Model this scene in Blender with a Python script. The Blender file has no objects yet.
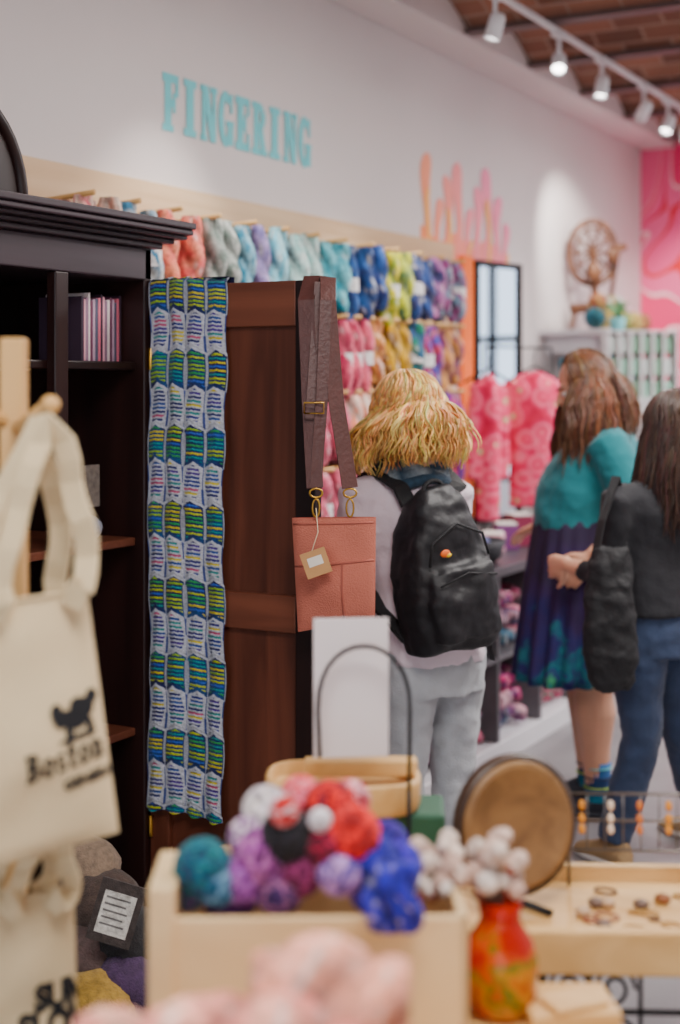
import bpy, math, random
from mathutils import Vector, Matrix, noise
random.seed(7)
F=1420.0; HC=1.56; TH=math.radians(29.1)
ct,st=math.cos(TH),math.sin(TH)
RT=Vector((ct,st,0)); FW=Vector((-st,ct,0)); UP=Vector((0,0,1))
def S(u,v,d): return RT*((u-340)/F*d)+FW*d+UP*(HC+(385-v)/F*d)
def Cm(a,d,z): return RT*a+FW*d+UP*z
def Dv(a,d,z=0): return (RT*a+FW*d+UP*z).normalized()
def srgb(r,g,b,sat=1.12):
    f=lambda c:(c/255/12.92) if c/255<=0.04045 else ((c/255+0.055)/1.055)**2.4
    q=(f(r),f(g),f(b)); l=.3*q[0]+.55*q[1]+.15*q[2]
    return tuple(min(1,max(0.0005,l+(x-l)*sat)) for x in q)
c=srgb
def mixc(a,b,t): return tuple(a[i]*(1-t)+b[i]*t for i in range(3))

# ---------------------------------------------------------------- materials
def mat(name,col=None,rough=.6,metal=0,nscale=8,namt=.12,bump=.0,bscale=60,emit=None,estr=0,trans=0,vcol=False,sheen=0,spec=.5):
    m=bpy.data.materials.new(name); m.use_nodes=True
    nt=m.node_tree; N=nt.nodes; L=nt.links; b=N['Principled BSDF']
    b.inputs['Roughness'].default_value=rough; b.inputs['Metallic'].default_value=metal
    b.inputs['Specular IOR Level'].default_value=spec
    if sheen: b.inputs['Sheen Weight'].default_value=sheen
    tc=N.new('ShaderNodeTexCoord')
    nz=N.new('ShaderNodeTexNoise'); nz.inputs['Scale'].default_value=nscale; nz.inputs['Detail'].default_value=4
    L.new(tc.outputs['Object'],nz.inputs['Vector'])
    mr=N.new('ShaderNodeMapRange'); mr.inputs['From Min'].default_value=.3; mr.inputs['From Max'].default_value=.7
    mr.inputs['To Min'].default_value=1-namt; mr.inputs['To Max'].default_value=1+namt
    L.new(nz.outputs['Fac'],mr.inputs['Value'])
    mx=N.new('ShaderNodeVectorMath'); mx.operation='SCALE'
    if vcol:
        at=N.new('ShaderNodeAttribute'); at.attribute_name='Col'; L.new(at.outputs['Color'],mx.inputs[0])
    else: mx.inputs[0].default_value=col
    L.new(mr.outputs['Result'],mx.inputs['Scale'])
    L.new(mx.outputs['Vector'],b.inputs['Base Color'])
    if bump:
        n2=N.new('ShaderNodeTexNoise'); n2.inputs['Scale'].default_value=bscale; n2.inputs['Detail'].default_value=3
        L.new(tc.outputs['Object'],n2.inputs['Vector'])
        bp=N.new('ShaderNodeBump'); bp.inputs['Strength'].default_value=bump; bp.inputs['Distance'].default_value=.01
        L.new(n2.outputs['Fac'],bp.inputs['Height']); L.new(bp.outputs['Normal'],b.inputs['Normal'])
    if emit:
        b.inputs['Emission Color'].default_value=(*emit,1); b.inputs['Emission Strength'].default_value=estr
    if trans:
        b.inputs['Transmission Weight'].default_value=trans
    return m
def wood(name,c1,c2,scale=3,axis='Z',rough=.45,spec=.4):
    m=bpy.data.materials.new(name); m.use_nodes=True
    nt=m.node_tree; N=nt.nodes; L=nt.links; b=N['Principled BSDF']; b.inputs['Roughness'].default_value=rough
    b.inputs['Specular IOR Level'].default_value=spec
    tc=N.new('ShaderNodeTexCoord'); mp=N.new('ShaderNodeMapping')
    s=[9,9,9]; s['XYZ'.index(axis)]=.8; mp.inputs['Scale'].default_value=[x*scale for x in s]
    L.new(tc.outputs['Object'],mp.inputs['Vector'])
    nz=N.new('ShaderNodeTexNoise'); nz.inputs['Scale'].default_value=1; nz.inputs['Detail'].default_value=6; nz.inputs['Distortion'].default_value=.6
    L.new(mp.outputs['Vector'],nz.inputs['Vector'])
    cr=N.new('ShaderNodeValToRGB'); cr.color_ramp.elements[0].position=.3; cr.color_ramp.elements[1].position=.7
    cr.color_ramp.elements[0].color=(*c1,1); cr.color_ramp.elements[1].color=(*c2,1)
    L.new(nz.outputs['Fac'],cr.inputs['Fac']); L.new(cr.outputs['Color'],b.inputs['Base Color'])
    bp=N.new('ShaderNodeBump'); bp.inputs['Strength'].default_value=.15; bp.inputs['Distance'].default_value=.005
    L.new(nz.outputs['Fac'],bp.inputs['Height']); L.new(bp.outputs['Normal'],b.inputs['Normal'])
    return m

M_wall=mat('plaster_white',c(220,211,209,1),.85,nscale=1.2,namt=.03,bump=.08,bscale=25)
M_white=mat('white_paint',c(228,226,230,1),.5,namt=.02)
M_ply=wood('plywood',c(200,166,128),c(222,194,158),1.2,'Y')
M_pine=wood('pine',c(196,152,98),c(226,188,134),1.5,'X')
M_pinez=wood('pine_vertical',c(196,152,98),c(226,188,134),1.5,'Z')
M_cream=wood('birch_cream',c(214,182,138),c(232,206,164),1,'X')
M_dark=wood('dark_mahogany',c(24,12,12),c(44,24,22),1.3,'Z',.4)
M_darkh=wood('dark_mahogany_h',c(42,33,37),c(66,54,60),1.3,'Y',.35)
M_door=wood('walnut_stain',c(66,34,25),c(108,62,47),1.6,'Z',.5)
M_doorh=wood('walnut_stain_h',c(84,46,35),c(126,76,58),1.6,'X',.5)
M_black=mat('black_fabric',c(24,24,27),.75,bump=.3,bscale=120)
M_blackm=mat('black_metal',c(22,22,24),.4,metal=.6)
M_gold=mat('brass',c(190,150,80),.3,metal=1)
M_vyarn=mat('yarn_dyed',vcol=True,rough=.9,nscale=70,namt=.3,bump=.5,bscale=220,sheen=.1)
M_v=mat('painted_mixed',vcol=True,rough=.6,nscale=20,namt=.06)
M_vhair=mat('hair_strands',vcol=True,rough=.42,nscale=60,namt=.2)
M_canvas=mat('canvas_cotton',c(216,196,160),.9,nscale=6,namt=.06,bump=.35,bscale=300)
M_ink=mat('black_ink',c(12,14,20),.8)
M_skin=mat('skin',c(220,166,138,1.05),.5,nscale=10,namt=.05)
M_skin.node_tree.nodes['Principled BSDF'].inputs['Subsurface Weight'].default_value=.12
M_skin.node_tree.nodes['Principled BSDF'].inputs['Subsurface Scale'].default_value=.02
M_paper=mat('paper_white',c(222,212,214,1),.7,namt=.02)

# ---------------------------------------------------------------- mesh builder
class MB:
    def __init__(s): s.v=[];s.f=[];s.c=[];s.m=[];s.s=[]
    def add(s,vs,fs,col=(.5,.5,.5),mi=0,smooth=True,M=None):
        o=len(s.v); vs=[Vector(v) for v in vs]
        w=[M@v for v in vs] if M is not None else vs
        if callable(col): cs=[col(v) for v in w]
        elif isinstance(col,list): cs=col
        else: cs=[col]*len(vs)
        s.v+=w; s.c+=cs
        for f in fs: s.f.append([o+i for i in f]); s.m.append(mi); s.s.append(smooth)
    def box(s,lo,hi,col=(.5,.5,.5),mi=0,M=None):
        x0,y0,z0=lo;x1,y1,z1=hi
        vs=[(x0,y0,z0),(x1,y0,z0),(x1,y1,z0),(x0,y1,z0),(x0,y0,z1),(x1,y0,z1),(x1,y1,z1),(x0,y1,z1)]
        fs=[(0,3,2,1),(4,5,6,7),(0,1,5,4),(1,2,6,5),(2,3,7,6),(3,0,4,7)]
        s.add(vs,fs,col,mi,False,M)
    def loft(s,rings,col=(.5,.5,.5),mi=0,cap=True,smooth=True):
        n=len(rings[0]); vs=[p for r in rings for p in r]; fs=[]
        for k in range(len(rings)-1):
            for i in range(n):
                j=(i+1)%n; fs.append((k*n+i,k*n+j,(k+1)*n+j,(k+1)*n+i))
        if cap: fs.append(tuple(range(n))[::-1]); fs.append(tuple((len(rings)-1)*n+i for i in range(n)))
        s.add(vs,fs,col,mi,smooth)
    def tube(s,pts,rad,n=8,col=(.5,.5,.5),mi=0,cap=True,closed=False):
        pts=[Vector(p) for p in pts]; m=len(pts)
        if not hasattr(rad,'__len__'): rad=[rad]*m
        rings=[]; nrm=None
        for i in range(m):
            if closed: t=(pts[(i+1)%m]-pts[i-1])
            else: t=(pts[min(i+1,m-1)]-pts[max(i-1,0)])
            if t.length<1e-9: t=Vector((0,0,1))
            t.normalize()
            if nrm is None: nrm=t.orthogonal().normalized()
            else:
                nrm=(nrm-t*nrm.dot(t))
                if nrm.length<1e-6: nrm=t.orthogonal()
                nrm.normalize()
            b=t.cross(nrm)
            rings.append([pts[i]+(nrm*math.cos(2*math.pi*k/n)+b*math.sin(2*math.pi*k/n))*rad[i] for k in range(n)])
        if isinstance(col,list): col=[q for q in col[:m] for _ in range(n)]
        if closed:
            rings.append(rings[0]); cap=False
            if isinstance(col,list): col+=col[:n]
        s.loft(rings,col,mi,cap)
    def ell(s,cn,r,col=(.5,.5,.5),mi=0,ax=None,nu=16,nv=10,fn=None):
        cn=Vector(cn); ax=ax or (Vector((1,0,0)),Vector((0,1,0)),Vector((0,0,1)))
        if not hasattr(r,'__len__'): r=(r,r,r)
        rings=[]
        for k in range(nv+1):
            a=math.pi*(k+.001)/(nv+.002); ring=[]
            for i in range(nu):
                p=2*math.pi*i/nu
                d=Vector((math.sin(a)*math.cos(p),math.sin(a)*math.sin(p),math.cos(a)))
                q=fn(d) if fn else 1
                ring.append(cn+ax[0]*d.x*r[0]*q+ax[1]*d.y*r[1]*q+ax[2]*d.z*r[2]*q)
            rings.append(ring)
        s.loft(rings[::-1],col,mi)
    def lathe(s,prof,cn,n=24,col=(.5,.5,.5),mi=0,ax=None,cap=True):
        cn=Vector(cn); ax=ax or (Vector((1,0,0)),Vector((0,1,0)),Vector((0,0,1)))
        s.loft([[cn+(ax[0]*math.cos(2*math.pi*i/n)+ax[1]*math.sin(2*math.pi*i/n))*r+ax[2]*z for i in range(n)] for r,z in prof],col,mi,cap)
    def ribbon(s,pts,wv,w,th=.003,col=(.5,.5,.5),mi=0):
        pts=[Vector(p) for p in pts]; rings=[]
        for i,p in enumerate(pts):
            t=(pts[min(i+1,len(pts)-1)]-pts[max(i-1,0)]).normalized()
            wd=(wv-t*wv.dot(t)).normalized(); nn=t.cross(wd)
            rings.append([p+wd*w/2+nn*th/2,p-wd*w/2+nn*th/2,p-wd*w/2-nn*th/2,p+wd*w/2-nn*th/2])
        s.loft(rings,col,mi,True,False)
    def pillow(s,TL,TR,BR,BL,bulge=.03,n=16,m=16,wr=.006,col=(.5,.5,.5),mi=0):
        nn=((TR-TL).cross(BL-TL)).normalized()
        if nn.dot(-(TL))<0: nn=-nn
        def surf(a,b,side=1):
            p=(TL*(1-a)+TR*a)*(1-b)+(BL*(1-a)+BR*a)*b
            e=(max(0,math.sin(math.pi*a))**.5)*(max(0,math.sin(math.pi*min(1,b*.9+.1)))**.5 if b<1 else 0)
            w=noise.noise(Vector((p.x*9,p.z*9,side*3)))*wr*e+noise.noise(Vector((p.x*25,p.z*14,5)))*wr*.5*e
            return p+nn*(side*bulge*e+w*side)
        for side in (1,-1):
            vs=[];fs=[]
            for j in range(m+1):
                for i in range(n+1): vs.append(surf(i/n,j/m,side))
            for j in range(m):
                for i in range(n):
                    q=j*(n+1)+i; fs.append((q,q+1,q+n+2,q+n+1))
            s.add(vs,fs,col,mi)
        return surf,nn
    def build(s,name,mats,parent=None,bevel=0):
        if not isinstance(mats,(list,tuple)): mats=[mats]
        xs=[v.x for v in s.v];ys=[v.y for v in s.v];zs=[v.z for v in s.v]
        L=Vector(((min(xs)+max(xs))/2,(min(ys)+max(ys))/2,min(zs)))
        me=bpy.data.meshes.new(name); me.from_pydata([v-L for v in s.v],[],s.f)
        for m in mats: me.materials.append(m)
        me.polygons.foreach_set('material_index',s.m); me.polygons.foreach_set('use_smooth',s.s)
        ca=me.color_attributes.new('Col','FLOAT_COLOR','POINT')
        ca.data.foreach_set('color',[x for q in s.c for x in (q[0],q[1],q[2],1)])
        me.update()
        o=bpy.data.objects.new(name,me); bpy.context.collection.objects.link(o); o.location=L
        if parent:
            o.parent=parent; o.matrix_parent_inverse=Matrix.Translation(-parent.location)
        if bevel:
            b=o.modifiers.new('b','BEVEL'); b.width=bevel; b.segments=2; b.limit_method='ANGLE'; b.angle_limit=.7
        return o
def empty(name,loc):
    e=bpy.data.objects.new(name,None); e.location=loc; e.empty_display_size=.1
    bpy.context.collection.objects.link(e); return e
def organic(name,mb,m,voxel=.008,parent=None,smooth=4,disp=0,dsize=.08):
    o=mb.build(name,m,parent)
    r=o.modifiers.new('r','REMESH'); r.mode='VOXEL'; r.voxel_size=voxel; r.use_smooth_shade=True
    if smooth:
        q=o.modifiers.new('s','SMOOTH'); q.factor=.5; q.iterations=smooth
    if disp:
        t=bpy.data.textures.new(name+'_folds','CLOUDS'); t.noise_scale=dsize
        d=o.modifiers.new('d','DISPLACE'); d.texture=t; d.strength=disp; d.mid_level=.5; d.texture_coords='LOCAL'
    return o
def font_polys(s,size,bold):
    cu=bpy.data.curves.new('tmp','FONT'); cu.body=s; cu.size=size; cu.offset=bold; cu.resolution_u=3
    o=bpy.data.objects.new('tmp',cu); bpy.context.collection.objects.link(o)
    dg=bpy.context.evaluated_depsgraph_get(); me=bpy.data.meshes.new_from_object(o.evaluated_get(dg))
    out=([tuple(v.co[:2]) for v in me.vertices],[tuple(p.vertices) for p in me.polygons])
    bpy.data.objects.remove(o); return out

# ---------------------------------------------------------------- room shell
XL=-2.9; XR=2.9; YB=9.4; YF=-2.6; ZT=3.62
b=MB(); b.box((XL-.12,YF-.12,0),(XL,YB+.12,ZT)); b.build('wall_left',M_wall)
b=MB(); b.box((XR,YF-.12,0),(XR+.12,YB+.12,ZT)); b.build('wall_right',M_wall)
m=bpy.data.materials.new('mural_pink'); m.use_nodes=True; N=m.node_tree.nodes; L=m.node_tree.links; p=N['Principled BSDF']; p.inputs['Roughness'].default_value=.8
tc=N.new('ShaderNodeTexCoord'); w=N.new('ShaderNodeTexNoise'); w.inputs['Scale'].default_value=1.3; w.inputs['Detail'].default_value=0; w.inputs['Distortion'].default_value=1.0
L.new(tc.outputs['Object'],w.inputs['Vector']); cr=N.new('ShaderNodeValToRGB'); e=cr.color_ramp; e.interpolation='CONSTANT'
e.elements[0].color=(*c(242,110,150),1); e.elements[1].position=.36; e.elements[1].color=(*c(255,205,215),1)
for pos,cc in ((.375,c(240,80,125)),(.45,c(252,190,205)),(.462,c(242,95,145)),(.54,c(226,50,60)),(.56,c(244,110,155)),(.64,c(255,210,215)),(.655,c(238,70,120))):
    q=e.elements.new(pos); q.color=(*cc,1)
L.new(w.outputs['Fac'],cr.inputs['Fac']); L.new(cr.outputs['Color'],p.inputs['Base Color'])
b=MB(); b.box((XL,YB,0),(-1.2,YB+.12,ZT),mi=1)
b.box((-1.2,YB,0),(-.8,YB+.12,ZT)); b.box((-.8,YB,0),(1.4,YB+.12,.8)); b.box((-.8,YB,2.75),(1.4,YB+.12,ZT)); b.box((1.4,YB,0),(XR,YB+.12,ZT))
b.build('wall_back',[M_wall,m])
b=MB()
for x in (-.8,.28,1.35): b.box((x,YB+.03,.8),(x+.05,YB+.08,2.75))
for z in (.8,1.9,2.7): b.box((-.8,YB+.03,z),(1.4,YB+.08,z+.05))
b.build('window_1',M_blackm)
b=MB()
b.box((XL,YF-.12,0),(XR,YF,.5)); b.box((XL,YF-.12,2.9),(XR,YF,ZT))
for x in (XL,-.95,.75,XR-.2): b.box((x,YF-.12,.5),(x+.2,YF,2.9))
b.build('wall_front',M_wall)
m=bpy.data.materials.new('floor_concrete'); m.use_nodes=True; N=m.node_tree.nodes; L=m.node_tree.links; p=N['Principled BSDF']; p.inputs['Roughness'].default_value=.35
tc=N.new('ShaderNodeTexCoord'); nz=N.new('ShaderNodeTexNoise'); nz.inputs['Scale'].default_value=1.6; nz.inputs['Detail'].default_value=8
L.new(tc.outputs['Object'],nz.inputs['Vector']); cr=N.new('ShaderNodeValToRGB'); cr.color_ramp.elements[0].position=.35; cr.color_ramp.elements[1].position=.65
cr.color_ramp.elements[0].color=(*c(110,106,108,1),1); cr.color_ramp.elements[1].color=(*c(142,138,140,1),1)
L.new(nz.outputs['Fac'],cr.inputs['Fac']); L.new(cr.outputs['Color'],p.inputs['Base Color'])
b=MB(); b.box((XL-.12,YF-.12,-.1),(XR+.12,YB+.12,0)); b.build('floor',m)
m=bpy.data.materials.new('vault_brick'); m.use_nodes=True; N=m.node_tree.nodes; L=m.node_tree.links; p=N['Principled BSDF']; p.inputs['Roughness'].default_value=.8
tc=N.new('ShaderNodeTexCoord'); br=N.new('ShaderNodeTexBrick'); br.inputs['Scale'].default_value=1
br.inputs['Brick Width'].default_value=.24; br.inputs['Row Height'].default_value=.1; br.inputs['Mortar Size'].default_value=.006
br.inputs['Color1'].default_value=(*c(158,112,94),1); br.inputs['Color2'].default_value=(*c(106,72,60),1); br.inputs['Mortar'].default_value=(*c(160,134,122),1)
L.new(tc.outputs['Object'],br.inputs['Vector']); L.new(br.outputs['Color'],p.inputs['Base Color'])
b=MB(); per=.78; y=YF; rings=[]
while y<YB:
    for k in range(9):
        t=k/8; yy=min(y+per*t,YB); rings.append((yy,3.19+.13*math.sin(math.pi*t)))
    y+=per
vs=[];fs=[]
for yy,z in rings: vs+= [(XL,yy,z),(XR,yy,z)]
for i in range(len(rings)-1): fs.append((2*i,2*i+2,2*i+3,2*i+1))
b.add(vs,fs); b.box((XL-.12,YF-.12,3.45),(XR+.12,YB+.12,3.6))  # unseen slab over the vaults, added to block light from above
b.build('ceiling',m)
b=MB(); y=YF
while y<YB:
    b.box((XL,y-.045,3.165),(XR,y+.045,3.178)); b.box((XL,y-.012,3.178),(XR,y+.012,3.25)); y+=per
b.build('trim_ceiling_beams',mat('beam_paint',c(98,80,78),.6))
b=MB(); b.box((XL,YF,3.15),(-2.66,YB,3.45)); b.build('trim_soffit',M_wall,bevel=.01)
b=MB(); b.box((XL,YF,0),(XL+.015,YB,.12)); b.build('baseboard_left',M_white)
b=MB(); b.box((XL,YB-.015,0),(XR,YB,.12)); b.build('baseboard_back',M_white)

# ---------------------------------------------------------------- wall text
b=MB()
def rect(y0,y1,z0,z1): return [(y0,z0),(y1,z0),(y1,z1),(y0,z1)]
def arc(cy,cz,ry,rz,t0,t1,wd_y,wd_z,n=14):
    out=[]
    for k in range(n):
        a=t0+(t1-t0)*k/n; q=t0+(t1-t0)*(k+1)/n
        out.append([(cy+math.cos(a)*ry,cz+math.sin(a)*rz),(cy+math.cos(q)*ry,cz+math.sin(q)*rz),(cy+math.cos(q)*(ry-wd_y),cz+math.sin(q)*(rz-wd_z)),(cy+math.cos(a)*(ry-wd_y),cz+math.sin(a)*(rz-wd_z))])
    return out
PI=math.pi
LT={
'F':[rect(.12,.48,0,1),rect(0,.6,0,.12),rect(0,.86,.85,1),rect(.68,.86,.62,1),rect(.4,.66,.42,.57),rect(.56,.70,.34,.68)],
'I':[rect(.24,.66,0,1),rect(.1,.8,0,.13),rect(.1,.8,.87,1)],
'N':[rect(.08,.3,0,1),rect(.68,.88,0,1),[(.08,1),(.42,1),(.88,0),(.56,0)],rect(0,.4,0,.11),rect(0,.34,.89,1),rect(.56,.98,.89,1)],
'G':arc(.45,.5,.45,.52,.8,2*PI-.45,.32,.18)+[rect(.48,.94,.36,.48),rect(.6,.9,.03,.42),rect(.7,.86,.62,.98)],
'E':[rect(.12,.48,0,1),rect(0,.86,0,.15),rect(0,.86,.85,1),rect(.70,.86,.66,1),rect(.70,.86,0,.34),rect(.4,.66,.42,.57),rect(.56,.70,.34,.68)],
'R':[rect(.12,.46,0,1),rect(0,.58,0,.12),rect(0,.46,.87,1)]+arc(.44,.73,.42,.27,-PI/2,PI/2,.3,.14)+[[(.44,.5),(.7,.5),(.96,0),(.62,0)],rect(.6,1.0,0,.11)],
'B':[rect(.1,.38,0,1),rect(0,.42,0,.13),rect(0,.42,.87,1)]+arc(.38,.74,.40,.27,-PI/2,PI/2,.27,.14)+arc(.38,.27,.48,.28,-PI/2,PI/2,.29,.14),
'o':arc(.40,.33,.40,.36,0,2*PI,.27,.14),
's':arc(.3,.49,.30,.20,.3,1.5*PI,.2,.13)+arc(.3,.18,.32,.21,-.85*PI,.5*PI,.22,.13),
't':[rect(.16,.44,.12,.92),rect(0,.62,.54,.68)]+arc(.42,.15,.26,.18,PI,1.8*PI,.24,.12),
'n':[rect(.08,.35,0,.64),rect(.5,.77,0,.42),rect(0,.42,0,.1),rect(.42,.86,0,.1),rect(0,.24,.56,.68)]+arc(.42,.40,.35,.29,0,PI*.75,.25,.15),
}
y0=3.955; Lw=.1135; z0=2.435; hh=.2; kk=0
for ch in 'FINGERING':
    for poly in LT[ch]:
        kk+=1; xo=XL+.002+.00025*(kk%13)
        pts=[(y0+q[0]*Lw*.97,z0+q[1]*hh) for q in poly]
        n=len(pts); A=sum(pts[i][0]*pts[(i+1)%n][1]-pts[(i+1)%n][0]*pts[i][1] for i in range(n))
        if A<0: pts=pts[::-1]
        b.add([(xo,a,q) for a,q in pts],[tuple(range(n))],smooth=False)
    y0+=Lw
b.build('wall_lettering',mat('turquoise_paint',c(122,204,210),.7,namt=.04))
# flame mural: wavy round-ended tongues, pink with orange inner flames
b=MB()
fing=[(6.05,2.66,.044),(6.17,2.46,.036),(6.28,2.58,.042),(6.41,2.66,.046),(6.53,2.45,.036),(6.64,2.57,.044),(6.77,2.68,.048),(6.90,2.55,.042),(7.0,2.42,.034)]
def tongue(yc,h,w,i,xo,ca,cb,hb=2.12):
    rows=[]; n=30
    for k in range(n+1):
        t=k/n; z=hb+(h-hb)*t; tr=.14
        ww=w*(1.25-.45*math.sin(PI*min(1,t*1.25))+.25*max(0,t-.6))*(math.sqrt(max(0,1-((t-(1-tr))/tr)**2)) if t>1-tr else 1)
        off=.028*math.sin(t*6.5+i*1.9)*t; rows.append((yc-ww+off,yc+ww+off,z,t))
    vs=[];cs=[]
    for a,bb,z,t in rows: vs+=[(xo,a,z),(xo,bb,z)]; q=mixc(ca,cb,t); cs+=[q,q]
    b.add(vs,[(2*k,2*k+1,2*k+3,2*k+2) for k in range(n)],cs,smooth=False)
for i,(yc,h,w) in enumerate(fing):
    k=min(1,i/6); ca=mixc(c(252,150,95),c(250,150,155),k); cb=mixc(c(252,160,130),c(250,150,180),k)
    tongue(yc,h,w,i,XL+.003+.0003*i,ca,cb)
    if i%2==0: tongue(yc+.01,h-.16,w*.42,i,XL+.0065+.0002*i,c(254,200,110),c(252,180,110))
ys_=[5.98+.05*k for k in range(22)]; top=[2.28+.03*math.sin(q*16) for q in ys_]
b.add([(XL+.0025,a,2.1) for a in ys_]+[(XL+.0025,a,z) for a,z in zip(ys_,top)],[(k,k+1,23+k,22+k) for k in range(21)],[mixc(c(252,150,95),c(250,150,160),min(1,(a-5.96)*.9)) for a in ys_]*2,smooth=False)
b.build('wall_mural_flames',M_v)

# ---------------------------------------------------------------- plywood board, pegs and skeins
yd=empty('yarn_peg_board',Vector((XL+.1,4.3,.85)))
b=MB(); b.box((XL+.002,3.17,.85),(XL+.02,6.32,2.245)); b.build('plywood_panel',M_ply,yd,bevel=.003)
b=MB(); b.box((XL+.002,6.40,.9),(XL+.03,6.53,2.2)); b.build('orange_wall_strip',mat('orange_paint',c(250,120,50),.6))
def skein(mb,top,L,R,col,col2=None,ax=None,turns=1.5,label=True,n=20,m=16,lobes=2):
    """twisted hank hanging along -ax[2]"""
    ax=ax or (Vector((1,0,0)),Vector((0,1,0)),Vector((0,0,1)))
    ph=random.random()*6; sd=random.random()*50; rings=[];cs=[]
    col2=col2 or tuple(x*.6 for x in col)
    for k in range(m):
        t=k/(m-1); env=max(.3,math.sin(math.pi*(.08+.84*t))**.35)
        rg=[]; bend=ax[0]*.004*math.sin(t*5+sd)+ax[1]*.004*math.cos(t*4+sd)
        for i in range(n):
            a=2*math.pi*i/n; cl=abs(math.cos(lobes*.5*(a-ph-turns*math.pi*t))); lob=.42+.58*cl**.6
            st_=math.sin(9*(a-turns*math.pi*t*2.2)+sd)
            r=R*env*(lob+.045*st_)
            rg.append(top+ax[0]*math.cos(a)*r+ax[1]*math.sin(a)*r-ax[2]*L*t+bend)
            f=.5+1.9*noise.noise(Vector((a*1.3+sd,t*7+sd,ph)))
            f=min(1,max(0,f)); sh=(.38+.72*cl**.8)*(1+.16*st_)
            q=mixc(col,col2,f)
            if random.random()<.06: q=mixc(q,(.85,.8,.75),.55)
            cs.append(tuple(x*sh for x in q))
        rings.append(rg)
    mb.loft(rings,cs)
    if label:
        rr=R*.93
        mb.lathe([(rr,.026),(rr,-.026)],top-ax[2]*L*.52,14,c(226,222,222,1),0,ax,False)
def W2u(x,y):
    a=x*ct+y*st; d=-x*st+y*ct; return 340+F*a/d
def pick(tab,u):
    for lim,a,bb in tab:
        if u<lim: return a,bb
    return tab[-1][1],tab[-1][2]
R1=[(66,c(222,180,170),c(200,130,135)),(92,c(226,110,125),c(240,220,200)),(120,c(206,150,130),c(225,205,190)),(156,c(222,220,215),c(70,130,165)),
(180,c(245,150,120),c(228,100,95)),(202,c(245,150,125),c(220,95,95)),(230,c(120,136,128),c(175,180,175)),(254,c(45,125,155),c(150,190,205)),(268,c(170,150,195),c(110,100,150)),
(292,c(110,190,210),c(175,220,230)),(318,c(160,210,205),c(210,230,225)),(340,c(40,150,170),c(130,200,210)),(366,c(40,90,155),c(26,46,96)),(388,c(18,30,90),c(60,100,170)),
(404,c(235,215,30),c(140,160,60)),(416,c(210,215,50),c(60,110,100)),(430,c(40,75,140),c(60,60,100)),(444,c(190,120,170),c(60,60,110)),(900,c(120,150,170),c(150,60,120))]
R2=[(345,c(215,90,130),c(240,190,200)),(364,c(170,45,80),c(235,120,140)),(384,c(230,170,100),c(190,110,70)),(398,c(225,180,30),c(150,110,50)),(410,c(90,140,50),c(205,205,60)),(420,c(10,120,95),c(60,80,150)),(436,c(50,70,160),c(190,60,80)),(900,c(220,160,100),c(110,40,90))]
R3=[(350,c(225,120,145),c(190,90,110)),(390,c(245,150,120),c(235,215,200)),(420,c(130,50,90),c(90,40,80)),(440,c(50,140,70),c(130,60,120)),(900,c(200,50,100),c(90,60,150))]
b=MB(); pg=MB(); y=3.22; idx=0
while y<5.86:
    for row,(zt,tab) in enumerate(((2.10,R1),(1.81,R2),(1.52,R3),(1.23,R3))):
        for q in range(3):
            x=-2.815+q*.085
            a,bb=pick(tab,W2u(x,y)+random.uniform(-9,9))
            if random.random()<.2: a,bb=bb,a
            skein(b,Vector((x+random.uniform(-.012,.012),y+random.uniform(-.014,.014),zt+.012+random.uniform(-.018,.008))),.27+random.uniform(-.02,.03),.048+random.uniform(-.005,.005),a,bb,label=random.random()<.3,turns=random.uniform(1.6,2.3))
        if idx%2==0 or row:
            pg.tube([(XL+.015,y,zt-.006),(XL+.30,y,zt+.014)],.0085,8)
    y+=.108; idx+=1
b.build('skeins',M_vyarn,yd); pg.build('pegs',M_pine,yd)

b=MB(); Mm=Matrix.Translation(Vector((XL+.008,6.57,.86)))@Matrix.Rotation(math.radians(-13),4,'Z'); w_=.40; h_=1.33
b.box((0,0,0),(.024,.03,h_),M=Mm); b.box((0,w_-.03,0),(.024,w_,h_),M=Mm); b.box((0,0,h_-.03),(.024,w_,h_),M=Mm); b.box((0,0,0),(.024,w_,.03),M=Mm)
b.box((0,.02,.02),(.012,w_-.02,h_-.02),mi=1,M=Mm)
b.build('wall_mirror',[M_blackm,mat('mirror_glass',c(215,226,240),.03,metal=1,namt=0)])

# ---------------------------------------------------------------- low shelf counter
M_ctop=mat('counter_top_grey',c(60,60,66),.4)
M_cside=mat('shelf_grey',c(96,94,98),.5)
b=MB(); CY0,CY1=3.5,7.3; CX0,CX1=XL+.02,-2.26
b.box((CX0,CY0,.77),(CX1,CY1,.81),mi=0)
b.box((CX0,CY0,.0),(CX1,CY1,.09),mi=2)
b.box((CX0,CY0,.42),(CX1-.01,CY1,.44),mi=1)
b.box((CX0,CY0,.09),(CX0+.02,CY1,.77),mi=1)
k=0
while CY0+k*.475<=CY1:
    yy=min(CY0+k*.475,CY1-.025); b.box((CX0+.02,yy,.09),(CX1-.005,yy+.025,.77),mi=1); k+=1
b.build('shelf_counter',[M_ctop,M_cside,M_white],bevel=.004)
b=MB(); pal=[c(215,60,120),c(150,40,90),c(240,130,160),c(120,60,120),c(50,110,90),c(36,50,100),c(130,40,70),c(80,130,150),c(230,180,190)]
for sh in (.09,.44):
    yy=CY0+.1
    while yy<CY1-.08:
        ph=(yy-CY0)%.475
        if ph>.06 and ph<.43:
            base=pal[int(yy*2.1+sh*7)%len(pal)]
            for lay in range(3):
                xx=-2.42+random.uniform(-.02,.02)
                skein(b,Vector((xx+.115,yy,sh+.052+lay*.08)),.24,.048,base,pal[(int(yy*3)+lay)%len(pal)],ax=(Vector((0,1,0)),Vector((0,0,1)),Vector((1,0,0))),label=random.random()<.3,n=14,m=12)
        yy+=.098
b.build('shelved_yarn_skeins',M_vyarn)
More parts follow.
